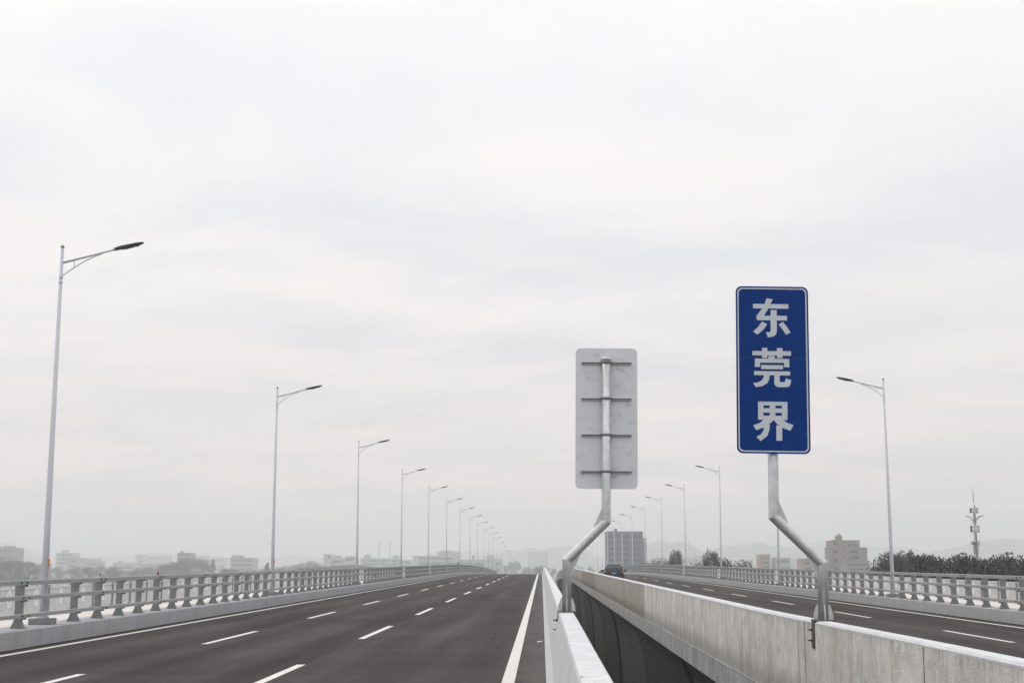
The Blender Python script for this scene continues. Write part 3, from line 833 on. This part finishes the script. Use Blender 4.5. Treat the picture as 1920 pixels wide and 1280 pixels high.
    root.rotation_euler = (0, 0, R(-2.6))
    return root
car(6.65, 132)

# ------------------------------------------------------------------ the walker on the left pavement
def person(X, D, rz):
    root = empty('person', (X, D, zr(D) + .3), rz, label='distant person in dark clothes walking behind the left guardrail', cat='person')
    P = {'pel': (0, 0, .92), 'ch': (0, .01, 1.18), 'nk': (0, .02, 1.40), 'nk2': (0, .03, 1.47), 'hd': (0, .04, 1.56), 'top': (0, .035, 1.66),
         'lh': (-.09, 0, .88), 'lk': (-.10, .14, .50), 'la': (-.10, .08, .08), 'lt': (-.10, .24, .04),
         'rh': (.09, 0, .88), 'rk': (.10, -.02, .48), 'ra': (.10, -.22, .12), 'rt_': (.10, -.10, .03),
         'ls': (-.18, .01, 1.36), 'le': (-.24, -.08, 1.08), 'lw': (-.25, -.02, .86), 'rs': (.18, .01, 1.36), 're': (.24, .06, 1.08), 'rw': (.23, .20, .90)}
    rad = {'pel': .13, 'ch': .14, 'nk': .09, 'nk2': .05, 'hd': .085, 'top': .065, 'lh': .085, 'lk': .06, 'la': .04, 'lt': .035, 'rh': .085, 'rk': .06, 'ra': .04, 'rt_': .035,
           'ls': .06, 'le': .045, 'lw': .035, 'rs': .06, 're': .045, 'rw': .035}
    E_ = [('pel', 'ch'), ('ch', 'nk'), ('nk', 'nk2'), ('nk2', 'hd'), ('hd', 'top'), ('pel', 'lh'), ('lh', 'lk'), ('lk', 'la'), ('la', 'lt'), ('pel', 'rh'), ('rh', 'rk'), ('rk', 'ra'), ('ra', 'rt_'),
          ('nk', 'ls'), ('ls', 'le'), ('le', 'lw'), ('nk', 'rs'), ('rs', 're'), ('re', 'rw')]
    for s, wr in ((-1, 'lw'), (1, 'rw')):     # palm, thumb and fingers
        b = Vector(P[wr]); P['p%d' % s] = tuple(b + Vector((0, .02, -.07))); rad['p%d' % s] = .032; E_.append((wr, 'p%d' % s))
        for i in range(4):
            k = 'f%d%d' % (s, i); P[k] = tuple(Vector(P['p%d' % s]) + Vector((0, -.03 + .02 * i, -.085 + .006 * abs(i - 1)))); rad[k] = .009; E_.append(('p%d' % s, k))
        k = 't%d' % s; P[k] = tuple(b + Vector((-s * .01, .07, -.09))); rad[k] = .010; E_.append(('p%d' % s, k))
    keys = list(P); me = bpy.data.meshes.new('body'); me.from_pydata([P[k] for k in keys], [(keys.index(a), keys.index(b)) for a, b in E_], [])
    o = bpy.data.objects.new('body', me); C.objects.link(o); o.parent = root
    o.modifiers.new('skin', 'SKIN')
    for i, k in enumerate(keys):
        me.skin_vertices[0].data[i].radius = (rad[k], rad[k]); me.skin_vertices[0].data[i].use_root = (k == 'pel')
    sb = o.modifiers.new('sub', 'SUBSURF'); sb.levels = 1; sb.render_levels = 2
    me.materials.append(simple('skin', (.42, .27, .19), None, .6))
    Md = simple('dark_cloth', (.022, .023, .030), None, .9, S=8)
    mb = MB(); mb.tube([(0, 0, .86), (0, 0, .95), (0, .01, 1.15), (0, .02, 1.34), (0, .02, 1.43)], [.19, .18, .19, .19, .08], 14)
    for a, b, c in (('ls', 'le', 'lw'), ('rs', 're', 'rw')): mb.tube([P[a], P[b], P[c]], [.085, .065, .05], 10)
    mb.build('jacket', Md, root)
    mb = MB()
    for a, b, c in (('lh', 'lk', 'la'), ('rh', 'rk', 'ra')): mb.tube([P[a], P[b], P[c]], [.12, .085, .065], 10)
    mb.build('trousers', simple('trousers', (.03, .03, .035), None, .9), root)
    mb = MB(); mb.ball((0, .02, 1.60), .108, (.92, 1.05, 1.0)); mb.build('hair', M_black, root)
    mb = MB()
    for k in ('lt', 'rt_'): mb.ball((P[k][0], P[k][1] - .04, .045), .07, (.7, 1.7, .6))
    mb.build('shoe', M_black, root)
person(-14.0, 240, math.pi)

# ------------------------------------------------------------------ trees
def tree_meshes(kind, seed, H):
    rnd = random.Random(seed); mb = MB(); cr = MB()
    W = {'broad': .42, 'tall': .24, 'layer': .62, 'bush': .55}[kind] * H
    lean = rnd.uniform(-.03, .03) * H
    mb.tube([(0, 0, 0), (lean * .4, 0, H * .3), (lean, 0, H * .62), (lean * 1.1, 0, H * .86)], [H * .026, H * .019, H * .011, H * .004], 8)
    cl = []
    nb = {'broad': 20, 'tall': 24, 'layer': 26, 'bush': 20}[kind]
    for i in range(nb):
        a = rnd.uniform(0, 6.28); t = rnd.random()
        if kind == 'tall': zz = H * (.30 + .68 * t); rr = W * (1.05 - t * .9) * rnd.uniform(.25, 1); cs = W * (.42 - .18 * t)
        elif kind == 'layer': zz = H * rnd.choice((.60, .72, .84, .93)) * rnd.uniform(.97, 1.03); rr = W * math.sqrt(rnd.random()) * (1.05 - .45 * max(0, (zz / H - .75) * 4)); cs = W * .27
        elif kind == 'bush': zz = H * (.25 + .65 * t ** .8); rr = W * math.sqrt(max(0, 1 - (t * .95) ** 2)) * rnd.uniform(.3, 1); cs = W * .30
        else: zz = H * (.38 + .56 * t); rr = W * math.sqrt(max(0.05, 1 - ((t - .42) / .62) ** 2)) * rnd.uniform(.35, 1); cs = W * rnd.uniform(.24, .40)
        c = Vector((lean + rr * math.cos(a), rr * math.sin(a), zz)); cl.append((c, cs))
        j = Vector((lean * .6, 0, H * rnd.uniform(.3, .55))); mb.tube([j, j.lerp(c, .55) + Vector((0, 0, -.02 * H)), c], [H * .010, H * .006, H * .002], 5)
    for c, cs in cl:
        flat = .42 if kind == 'layer' else .8
        for _ in range(300):
            d = Vector((rnd.gauss(0, 1), rnd.gauss(0, 1), rnd.gauss(0, 1))).normalized() * cs * rnd.random() ** .45
            d.z *= flat; p = c + d; q = H * rnd.uniform(.008, .017)
            u = Vector((rnd.gauss(0, 1), rnd.gauss(0, 1), rnd.gauss(0, .6))).normalized(); v = u.cross(Vector((rnd.gauss(0, 1), rnd.gauss(0, 1), rnd.gauss(0, 1)))).normalized()
            cr.face([p - u * q, p + v * q * .55, p + u * q, p - v * q * .55])
    return mb, cr
PROTO = {}
def tree(px, D, topy, kind, var, label, group, dark=True, base=-10, sx=1.0):
    H0 = 10.0; key = (kind, var, dark)
    z = hz(topy, D) - base; k = z / H0
    if key not in PROTO:
        a, b = tree_meshes(kind, 100 + var * 7 + len(kind), H0)
        root = empty('tree'); a.build('trunk', M_bark, root); b.build('crown', M_leaf_dark if dark else M_leaf_mid, root, recalc=False)
        PROTO[key] = root; o = root
    else: o = copy_tree(PROTO[key])
    o.location = (at(px, D), D, base); o.scale = (k * sx, k * sx, k)
    o.rotation_euler = (0, 0, random.uniform(0, 6.28)); tag(o, label, 'tree', group)
G1 = 'dark trees behind the right guardrail'; G2 = 'tall hazy trees behind the right guardrail'; G3 = 'hazy trees on the far left bank'; G4 = 'trees beyond the crest of the bridge'
row = [(1752, 1043), (1768, 1047), (1792, 1041), (1812, 1049), (1838, 1040), (1862, 1046), (1882, 1051), (1906, 1040), (1930, 1045)]
for i, (px, ty) in enumerate(row):
    tree(px, 118 + (i % 3) * 8, ty, 'layer', i % 3, f'dark layered tree, {["leftmost","second","third","fourth","fifth","sixth","seventh","eighth","ninth"][i]} from the left in the row under the mast', G1, True, sx=.50)
row = [(1702, 1068), (1722, 1064), (1745, 1063), (1775, 1060), (1800, 1061), (1828, 1060), (1858, 1061), (1880, 1059), (1912, 1060)]
for i, (px, ty) in enumerate(row):
    tree(px, 104 + (i % 2) * 6, ty, 'bush', i % 2, f'low dark bush, {["leftmost","second","third","fourth","fifth","sixth","seventh","eighth","ninth"][i]} from the left just above the right guardrail', 'low bushes under the mast', True, sx=.8)
row = [(1662, 1037), (1676, 1035), (1690, 1041), (1704, 1034), (1718, 1040), (1730, 1036)]
for i, (px, ty) in enumerate(row):
    tree(px, 190 + (i % 2) * 20, ty, 'broad' if i < 4 else 'tall', i % 3, f'tall grey green tree, {["leftmost","second","third","fourth","fifth","sixth"][i]} from the left in the clump behind the right lamp', G2, True, sx=.42 if i < 4 else .9)
tree(1268, 330, 1032, 'broad', 0, 'lone dark tree standing clear between the second and third far right lamps', G2, True, sx=.32)
for i, (px, ty, k) in enumerate([(1312, 1055, 'bush'), (1328, 1049, 'bush'), (1344, 1050, 'bush'), (1368, 1046, 'broad'), (1393, 1061, 'bush')]):
    tree(px, 215 + 6 * i, ty, k, i % 2, f'dark bushy tree, {["leftmost","second","third","fourth","fifth"][i]} from the left in the clump left of the blue sign post', G2, True, sx=.9)
tree(1338, 230, 1031, 'layer', 1, 'umbrella shaped tree rising above the bushy clump left of the blue sign', G2, True, sx=.24)
for i, (px, ty) in enumerate([(1222, 1047), (1236, 1044), (1250, 1048)]):
    tree(px, 560, ty, 'bush', i % 2, f'hazy grey tree, {["leftmost","middle","rightmost"][i]} of three just right of the grey tower block', G2, False, sx=.7)
for i, (px, ty, D, k) in enumerate([(4, 1047, 520, 'bush'), (22, 1050, 540, 'bush'), (38, 1052, 560, 'broad'), (55, 1052, 520, 'broad'), (170, 1062, 620, 'bush'), (192, 1058, 700, 'bush'), (325, 1052, 640, 'bush'),
                                (338, 1046, 660, 'bush'), (353, 1044, 650, 'bush'), (368, 1044, 640, 'bush'), (384, 1047, 650, 'bush'), (399, 1049, 640, 'tall'), (502, 1056, 520, 'tall'), (536, 1059, 800, 'bush'),
                                (552, 1057, 850, 'bush'), (568, 1053, 800, 'bush'), (584, 1050, 820, 'bush'), (596, 1054, 820, 'bush')]):
    nm = ["leftmost", "second", "third", "fourth", "fifth", "sixth", "seventh", "eighth", "ninth", "tenth", "eleventh", "twelfth", "thirteenth", "fourteenth", "fifteenth", "sixteenth", "seventeenth", "eighteenth"][i]
    tree(px, D * 1.7, ty, k, i % 2, f'hazy tree, {nm} from the left among those behind the left guardrail', G3, False, sx=.85)
band = [(72, 1060, 760), (92, 1063, 800), (112, 1062, 820), (134, 1065, 700), (150, 1061, 820), (206, 1060, 780), (216, 1066, 600), (246, 1068, 640), (262, 1064, 760), (286, 1062, 760), (304, 1058, 700), (316, 1055, 650),
        (420, 1064, 620), (440, 1067, 560), (474, 1068, 600), (492, 1064, 640), (518, 1062, 760), (612, 1061, 700), (634, 1062, 720)]
for i, (px, ty, D) in enumerate(band):
    nm = ["leftmost", "second", "third", "fourth", "fifth", "sixth", "seventh", "eighth", "ninth", "tenth", "eleventh", "twelfth", "thirteenth", "fourteenth", "fifteenth", "sixteenth", "seventeenth", "eighteenth", "rightmost"][i]
    tree(px, D * 1.6, ty, 'bush', i % 2, f'low hazy bush, {nm} of those at the foot of the left skyline', 'low hazy bushes at the foot of the left skyline', False, sx=1.25)
for i, (px, ty, D) in enumerate([(958, 1052, 900), (968, 1050, 950), (990, 1061, 850), (1003, 1063, 850), (1013, 1059, 700), (1023, 1061, 720), (1036, 1064, 900), (1060, 1062, 900), (1085, 1060, 950), (1105, 1060, 900)]):
    nm = ["leftmost", "second", "third", "fourth", "fifth", "sixth", "seventh", "eighth", "ninth", "tenth"][i]
    tree(px, D * 1.6, ty, 'bush', i % 2, f'hazy tree, {nm} from the left beyond the crest of the road', G4, False, sx=.7)

# ------------------------------------------------------------------ buildings
def wallmat(name, c):
    q = Mat(name, .85); q.col(q.mix(1.0, q.ramp(q.noise(scale=(.15, .15, .05), S=1, detail=5), [(.3, tuple(v * .85 for v in c)), (.7, c)]), q.ramp(q.noise(scale=(.6, .6, .04), S=1, detail=4), [(.3, .88), (.6, 1.0)]), 'MULTIPLY')); return q.m
W_pink = wallmat('wall_pink', (.28, .22, .215)); W_grey = wallmat('wall_grey', (.15, .165, .19)); W_white = wallmat('wall_white', (.50, .50, .50)); W_dull = wallmat('wall_dull', (.26, .26, .26))
W_brick = wallmat('wall_brick', (.35, .20, .17)); W_teal = wallmat('wall_teal', (.26, .42, .46)); W_cream = wallmat('wall_cream', (.40, .37, .35)); W_roof = wallmat('roof_red', (.34, .16, .12))
M_win = simple('window_glass', (.075, .085, .10), None, .2)
WIN = {}
def building(x0, x1, topy, D, wall, label, name='building', wins=(), extra=(), depth=16, roofc=None, cat='building', parapet=True):
    q_ = 1.8 if x1 < 1100 else 1.2
    D *= q_; depth *= q_; wins = [(a, b, n, c, d, m_, ww * q_, wh * q_ * .85, y) for a, b, n, c, d, m_, ww, wh, y in wins]
    X0, X1 = at(x0, D), at(x1, D)
    wd = X1 - X0                       # the side wall that faces the bridge takes part of the width seen
    side = min(abs(at(x1 if x1 < 1015 else x0, D) * depth / D), wd * .35)
    if x1 < 1015: X1 -= side
    elif x0 > 1015: X0 += side
    k_ = (X1 - X0) / wd; o_ = X0
    at_ = lambda px, D_: o_ + (at(px, D_) - at(x0, D_)) * k_
    Z = hz(topy, D) + 10; xc = (X0 + X1) / 2
    root = empty(name, (xc, D, -10), label=label, cat=cat)
    w2 = (X1 - X0) / 2
    mb = MB(); mb.box(-w2, w2, 0, depth, -.5, Z - .002); mb.build('wall', wall, root)
    rf = MB()
    if parapet:
        rf.box(-w2 - .15, w2 + .15, -.15, depth + .15, Z, Z + .35)
    else: rf.box(-w2, w2, 0, depth, Z, Z + .1)
    rf = rf.build('roof', roofc or wall, root)
    for (a, b, ty, dd, wm, nm) in extra:      # blocks standing on or beside the main mass
        A, B, T = at_(a, D) - xc, at_(b, D) - xc, hz(ty, D) + 10
        mb = MB()
        if nm in ('stair_tower', 'roof_block', 'water_tank'): mb.box(A, B, 1.0, 1.0 + dd, Z + .352, T); par = rf
        elif nm == 'gable_tower':
            mb.box(A, B, .8, .8 + dd, Z + .352, T - 1.6)
            mb.prism([(A - .5, .6, T - 1.6), (B + .5, .6, T - 1.6), ((A + B) / 2, .6, T)], (0, dd + .4, 0)); par = rf
        else: mb.box(A, B, .6, .6 + dd, -.5, T); par = root
        mb.build(nm, wm, par)
    for (a, b, nx, ya, yb, ny, ww, wh, yo) in wins:
        k = (round(ww, 2), round(wh, 2))
        for j in range(ny):
            for i in range(nx):
                px = a + (b - a) * (i + .5) / nx; py = ya + (yb - ya) * (j / max(1, ny - 1))
                loc = (at_(px, D) - xc, yo, hz(py, D) + 10)
                if k not in WIN:
                    mb = MB(); mb.box(-ww / 2, ww / 2, -.06, .02, -wh / 2, wh / 2)
                    mb2 = mb.build('window', M_win, root); mb2.location = loc
                    WIN[k] = mb2
                else:
                    c = WIN[k].copy(); C.objects.link(c); c.parent = root; c.location = loc
    return root
# right side
building(1134.5, 1206, 997, 600, W_grey, 'grey concrete tower block behind the right lamps near the car', 'apartment_building',
         wins=[(1155, 1160, 1, 1004, 1060, 6, 1.2, 1.2, -.01), (1141, 1148, 1, 1006, 1060, 6, 2.2, 1.4, -.01), (1165, 1178, 2, 1006, 1060, 6, 1.4, 1.4, -.01), (1182, 1202, 3, 1006, 1060, 6, 1.1, 1.5, -.01)],
         extra=[(1149.5, 1156, 991, 5, W_grey, 'stair_tower'), (1141, 1147, 995, 4, W_grey, 'roof_block'), (1206.1, 1213, 1008, 12, W_dull, 'side_wing')])
building(1550, 1613, 1013, 640, W_pink, 'pink apartment block with a small gabled roof tower, right of the blue sign post', 'apartment_building',
         wins=[(1592, 1608, 3, 1033, 1044, 2, 1.5, 2.0, -.01), (1584, 1608, 2, 1021, 1021.1, 1, 1.4, 1.8, -.01), (1573, 1578, 1, 1031, 1042, 2, 1.0, 1.0, -.01), (1583, 1589, 1, 1035, 1046, 2, 1.0, 1.0, -.01), (1551, 1560, 2, 1018, 1065, 4, 1.2, 1.8, -.01), (1566, 1571, 1, 1060, 1068, 2, 1.6, 1.4, -.01)],
         extra=[(1560, 1572, 1000, 5, W_pink, 'gable_tower'), (1539, 1549.9, 1025, 11, W_pink, 'side_wing'), (1613.1, 1631, 1025, 13, W_pink, 'side_wing'), (1550.5, 1558, 1011, 4, W_roof, 'roof_block')], roofc=W_roof)
building(1576, 1630, 1051, 600, W_dull, 'long blue grey shed in front of the pink apartment block', 'shed', depth=12, wins=[(1580, 1626, 5, 1058, 1066, 2, 1.2, 1.0, -.01)])
building(1418, 1444, 1039, 900, W_brick, 'hazy reddish house far left of the cranked sign post', 'house', wins=[(1421, 1442, 4, 1045, 1062, 3, 1.4, 1.4, -.01)], extra=[(1413, 1417.9, 1043, 9, W_brick, 'side_wing')])
building(1446, 1482, 1045, 900, W_cream, 'hazy cream house right of the reddish one', 'house', wins=[(1449, 1479, 5, 1051, 1064, 2, 1.4, 1.6, -.01)])
building(1494, 1530, 1047, 760, W_brick, 'red brick house behind the lower bend of the cranked sign post', 'house', wins=[(1498, 1528, 4, 1054, 1066, 2, 1.4, 1.6, -.01)], roofc=W_roof)
building(1640, 1654, 1065, 700, W_dull, 'small grey hut between the pink block and the tall trees', 'hut', wins=[(1642, 1652, 2, 1069, 1069.1, 1, 1.0, 1.0, -.01)])
building(1400, 1411, 1050, 1000, W_pink, 'faint pink house left of the reddish house', 'house', wins=[(1402, 1410, 2, 1055, 1064, 2, 1.2, 1.4, -.01)])
# left side
building(-40, 44, 1028, 760, W_dull, 'dark flat topped block at the far left edge', 'apartment_building', wins=[(0, 40, 6, 1033, 1046, 2, 1.4, 1.5, -.01)], extra=[(18, 43, 1024, 6, W_dull, 'roof_block'), (5, 11, 1024, 4, W_dull, 'water_tank')])
building(104, 150, 1037, 1000, W_white, 'pale stepped building right of the nearest left lamp', 'apartment_building', wins=[(108, 148, 4, 1041, 1056, 3, 2.0, 1.6, -.01)], extra=[(120, 135, 1031, 6, W_white, 'stair_tower')])
building(126, 157, 1046, 940, W_cream, 'low beige block in front of the pale stepped building', 'building', wins=[(130, 154, 4, 1052, 1062, 2, 1.6, 1.4, -.01)])
building(60, 90, 1057, 800, W_cream, 'low beige house left of the nearest left lamp', 'house', wins=[(64, 88, 4, 1061, 1068, 2, 1.4, 1.3, -.01)])
building(158, 198, 1053, 1050, W_dull, 'long hazy grey shed between two pale buildings on the left', 'shed', wins=[(162, 196, 5, 1058, 1066, 2, 1.6, 1.3, -.01)])
building(160, 190, 1048, 1250, W_pink, 'faint pink roof line behind the long grey shed', 'building', wins=[(163, 188, 4, 1053, 1060, 2, 1.6, 1.3, -.01)])
building(212, 262, 1056, 880, W_white, 'low white house with a small stair tower left of the red rail marker', 'house', wins=[(215, 260, 7, 1065, 1073, 2, 1.4, 1.4, -.01)], extra=[(222, 233, 1052, 6, W_white, 'stair_tower')])
building(263, 300, 1058, 900, W_cream, 'low beige house below the hazy white towers', 'house', wins=[(266, 298, 5, 1065, 1072, 2, 1.3, 1.3, -.01)])
building(254, 276, 1040, 1300, W_white, 'hazy white tower left of the wooded mound', 'apartment_building', wins=[(262, 275, 3, 1045, 1060, 3, 2.0, 1.6, -.01)])
building(277, 322, 1042, 1400, W_white, 'faint long white block touching the wooded mound', 'apartment_building', wins=[(280, 320, 6, 1047, 1062, 3, 2.0, 1.6, -.01)])
building(332, 366, 1037, 820, W_dull, 'grey building rising out of the wooded mound', 'apartment_building', wins=[(334, 364, 5, 1040, 1040.1, 1, 1.5, 1.3, -.01)], extra=[(340, 346, 1033, 4, W_dull, 'water_tank')])
building(374, 392, 1041, 1500, W_white, 'faint white block just right of the wooded mound', 'building', wins=[(376, 390, 3, 1046, 1060, 2, 2.0, 1.6, -.01)])
building(394, 428, 1046, 1350, W_white, 'faint low white block left of the square white block', 'building', wins=[(396, 426, 5, 1051, 1062, 2, 2.0, 1.6, -.01)])
building(431, 484, 1046, 850, W_cream, 'square pale block with three rows of windows, left of the second lamp', 'apartment_building', wins=[(437, 482, 7, 1051, 1068, 3, 1.3, 1.7, -.01)], extra=[(434, 461, 1041, 8, W_cream, 'roof_block')])
building(606, 627, 1039, 850, W_white, 'tall white block at the left end of the factory row', 'factory_building', wins=[(618, 626, 1, 1044, 1044.1, 1, 1.5, 1.8, -.01)], depth=20)
building(627.5, 646, 1047, 855, W_white, 'low white factory wing with a sign board on its roof', 'factory_building', wins=[(629, 645, 3, 1053, 1061, 2, 2.4, 1.4, -.01)], extra=[(628.5, 645.5, 1041, .5, W_white, 'roof_block')])
building(647, 671, 1043, 860, W_white, 'white factory block left of the third lamp', 'factory_building', wins=[(649, 669, 3, 1048, 1060, 2, 2.6, 1.6, -.01)])
building(676, 752, 1047, 1000, W_teal, 'long blue green factory between the third and fourth lamps', 'factory_building', wins=[(680, 750, 12, 1051, 1064, 3, 2.2, 1.6, -.01)], extra=[(683, 695, 1040, 6, W_dull, 'roof_block'), (740, 752, 1041, 6, W_teal, 'roof_block')])
building(753, 773, 1050, 1000, W_teal, 'short blue factory wing right of the fourth lamp', 'factory_building', wins=[(755, 771, 3, 1054, 1064, 2, 2.2, 1.6, -.01)])
building(774, 851, 1042, 920, W_white, 'upper pale storey of the arcaded factory left of the walker', 'factory_building', wins=[(786, 850, 8, 1046, 1046.1, 1, 4.0, 1.6, -.01)], depth=14)
r_ = building(786, 911, 1049, 860, W_teal, 'long two storey factory with arched openings behind the walker', 'factory_building', wins=[(786, 908, 9, 1058, 1058.1, 1, 5.0, 2.6, -.02)], depth=12)
building(820, 862, 1035, 1150, W_pink, 'faint pinkish building with a round pink sign above the arcaded factory', 'building', wins=[(824, 856, 5, 1038, 1046, 2, 1.6, 1.4, -.01)], extra=[(826, 852, 1032, 8, W_pink, 'roof_block')])
t = empty('round_sign', (at(859, 1930), 1930, hz(1047, 1930)), label='round pink sign board on the roof edge above the arcaded factory', cat='sign')
mb = MB(); mb.tube([(0, 0, 1.6), (0, .4, 1.6)], 2.5, 24); mb.build('board', simple('pink_board', (.62, .16, .20), None, .6), t)
mb = MB(); mb.box(-.9, -.7, .41, .6, -2, 2.2); mb.box(.7, .9, .41, .6, -2, 2.2); mb.build('frame', M_dark, t)
building(885, 890, 1041, 900, W_brick, 'small dark stair hut standing above the factory roof', 'hut', depth=5, wins=[(886, 889, 1, 1045, 1045.1, 1, .8, .8, -.01)])
building(911.5, 928, 1042, 780, W_white, 'white house with a few dark windows right of the arcaded factory', 'house', wins=[(914, 918, 1, 1052, 1063, 2, 1.0, 1.3, -.01), (921, 927, 1, 1052, 1063, 2, 1.0, 1.3, -.01)], depth=10, extra=[(917, 927, 1040, 4, W_white, 'roof_block')])
building(928.5, 943, 1048, 790, W_white, 'narrow white house next to the far end of the left guardrail', 'house', wins=[(929, 937, 2, 1056, 1068, 2, .9, 1.6, -.01)], depth=10)
building(944, 951, 1060, 820, W_dull, 'small grey house beyond the left railing end', 'house', wins=[(945, 950, 1, 1064, 1070, 2, 1.0, 1.2, -.01)], depth=9)
building(990, 1028, 1034, 1700, W_dull, 'very faint wide building before the central hill', 'building', wins=[(993, 1026, 6, 1040, 1060, 3, 2.4, 1.8, -.01)])
# low white shed with a long sloping roof
t = empty('warehouse', (at(650, 420), 420, -10), label='long low white shed roof just above the left guardrail', cat='warehouse')
a, b, c, z1, z2 = at(560, 420) - at(650, 420), at(730, 420) - at(650, 420), at(672, 420) - at(650, 420), hz(1066.5, 420) + 10, hz(1058.5, 420) + 10
mb = MB(); mb.box(a, b, 0, 30, -.5, z1); mb.build('wall', W_white, t)
mb = MB(); mb.prism([(a - .5, -.4, z1), (b + .5, -.4, z1), (b + .5, -.4, z1 + .15), (c, -.4, z2), (a - .5, -.4, z1 + .15)], (0, 31, 0)); mb.build('roof', W_cream, t)

# ------------------------------------------------------------------ masts
def mast(px, D, topy, label):
    Z = hz(topy, D) + 10; t = empty('lattice_mast', (at(px, D), D, -10), label=label, cat='mast', group='faint masts above the factories')
    mb = MB(); n = 12
    for k in range(4):
        a = math.pi / 4 + k * math.pi / 2
        mb.tube([(2.0 * math.cos(a), 2.0 * math.sin(a), 0), (.25 * math.cos(a), .25 * math.sin(a), Z)], .12, 5)
    for i in range(n):
        r0 = 2 - 1.75 * i / n; r1 = 2 - 1.75 * (i + 1) / n; z0, z1 = Z * i / n, Z * (i + 1) / n
        for k in range(4):
            a = math.pi / 4 + k * math.pi / 2; b_ = a + math.pi / 2
            mb.tube([(r0 * math.cos(a), r0 * math.sin(a), z0), (r1 * math.cos(b_), r1 * math.sin(b_), z1)], .06, 4)
    mb.build('frame', M_lamp, t)
mast(711, 1100, 1012, 'faint lattice mast, left one of the pair above the factory'); mast(731, 1150, 1014, 'faint lattice mast, right one of the pair above the factory')
def cell_tower(px, D):
    X = at(px, D); t = empty('telecom_mast', (X, D, -10), label='slim pale telecom mast with antennas above the dark trees on the right', cat='mast')
    H = hz(940, D) + 10; tip = hz(913, D) + 10
    k = lambda py: hz(py, D) + 10
    mb = MB(); mb.tube([(0, 0, 0), (0, 0, k(1035)), (0, 0, H)], [.75, .50, .16], 12); mb.build('pole', M_lamp, t)
    mb = MB(); mb.tube([(0, 0, H), (0, 0, tip)], [.09, .03], 6); mb.build('lightning_rod', M_dark, t)
    mb = MB()      # ladder and cable tray rings
    for z in [k(y) for y in (1036, 1033, 1030, 1027, 1024, 1021, 1018)]: mb.tube([(0, 0, z), (0, 0, z + .12)], .72, 12)
    mb.box(-.12, .12, -.75, -.6, 2, k(948)); mb.build('ladder', M_clamp, t)
    for (py0, py1, r0, n_) in ((951, 961, .75, 6), (984, 997, .85, 6), (1013, 1021, .80, 5)):
        fr = MB(); z0, z1 = k(py1), k(py0)
        for z in (z0 + .3, z1 - .3):
            fr.tube([(r0 * math.cos(a), r0 * math.sin(a), z) for a in [i * math.pi / 6 for i in range(13)]], .08, 5, cap=False)
            for i in range(3): a = i * 2.09; fr.tube([(0, 0, z), (r0 * math.cos(a), r0 * math.sin(a), z)], .04, 5)
        f = fr.build('antenna_frame', M_clamp, t)
        for i in range(n_):
            a = i * 6.283 / n_ + .3; x, y = r0 * math.cos(a) * 1.1, r0 * math.sin(a) * 1.1
            mb = MB(); mb.box(x - .19, x + .19, y - .12, y + .12, z0 + .1 * (i % 3), z1 - .15 * (i % 2)); mb.build('antenna', M_lamp if i % 3 else M_dark, f)
    mb = MB(); z = k(967)      # the flaring petal platform
    for i in range(6):
        a = i * math.pi / 3 + .1; c_, s_ = math.cos(a), math.sin(a)
        mb.tube([(.15 * c_, .15 * s_, k(978)), (.9 * c_, .9 * s_, k(970)), (1.5 * c_, 1.5 * s_, z), (2.35 * c_, 2.35 * s_, z + .05)], [.09, .14, .14, .05], 6)
        mb.tube([(.15 * c_, .15 * s_, k(977)), (.8 * c_, .8 * s_, k(981))], [.06, .03], 6)
    mb.build('petal', M_lamp, t)
cell_tower(1831, 330)
building(1815, 1850, 1054, 180, W_white, 'small white hut glimpsed between the dark trees under the mast', 'hut', depth=6, wins=[(1819, 1846, 3, 1058, 1058.1, 1, .8, .8, -.01)])

# ------------------------------------------------------------------ haze
mb = MB(); mb.box(-6300, 6300, -300, 6300, -15, 150)
q = bpy.data.materials.new('haze_air'); q.use_nodes = True; t_ = q.node_tree; t_.nodes.clear()
pv = t_.nodes.new('ShaderNodeVolumePrincipled'); pv.inputs['Color'].default_value = (.955, .960, .985, 1); pv.inputs['Density'].default_value = .00050; pv.inputs['Anisotropy'].default_value = .4
ou = t_.nodes.new('ShaderNodeOutputMaterial'); t_.links.new(pv.outputs[0], ou.inputs['Volume'])
mb.build('haze', q, kind='stuff')
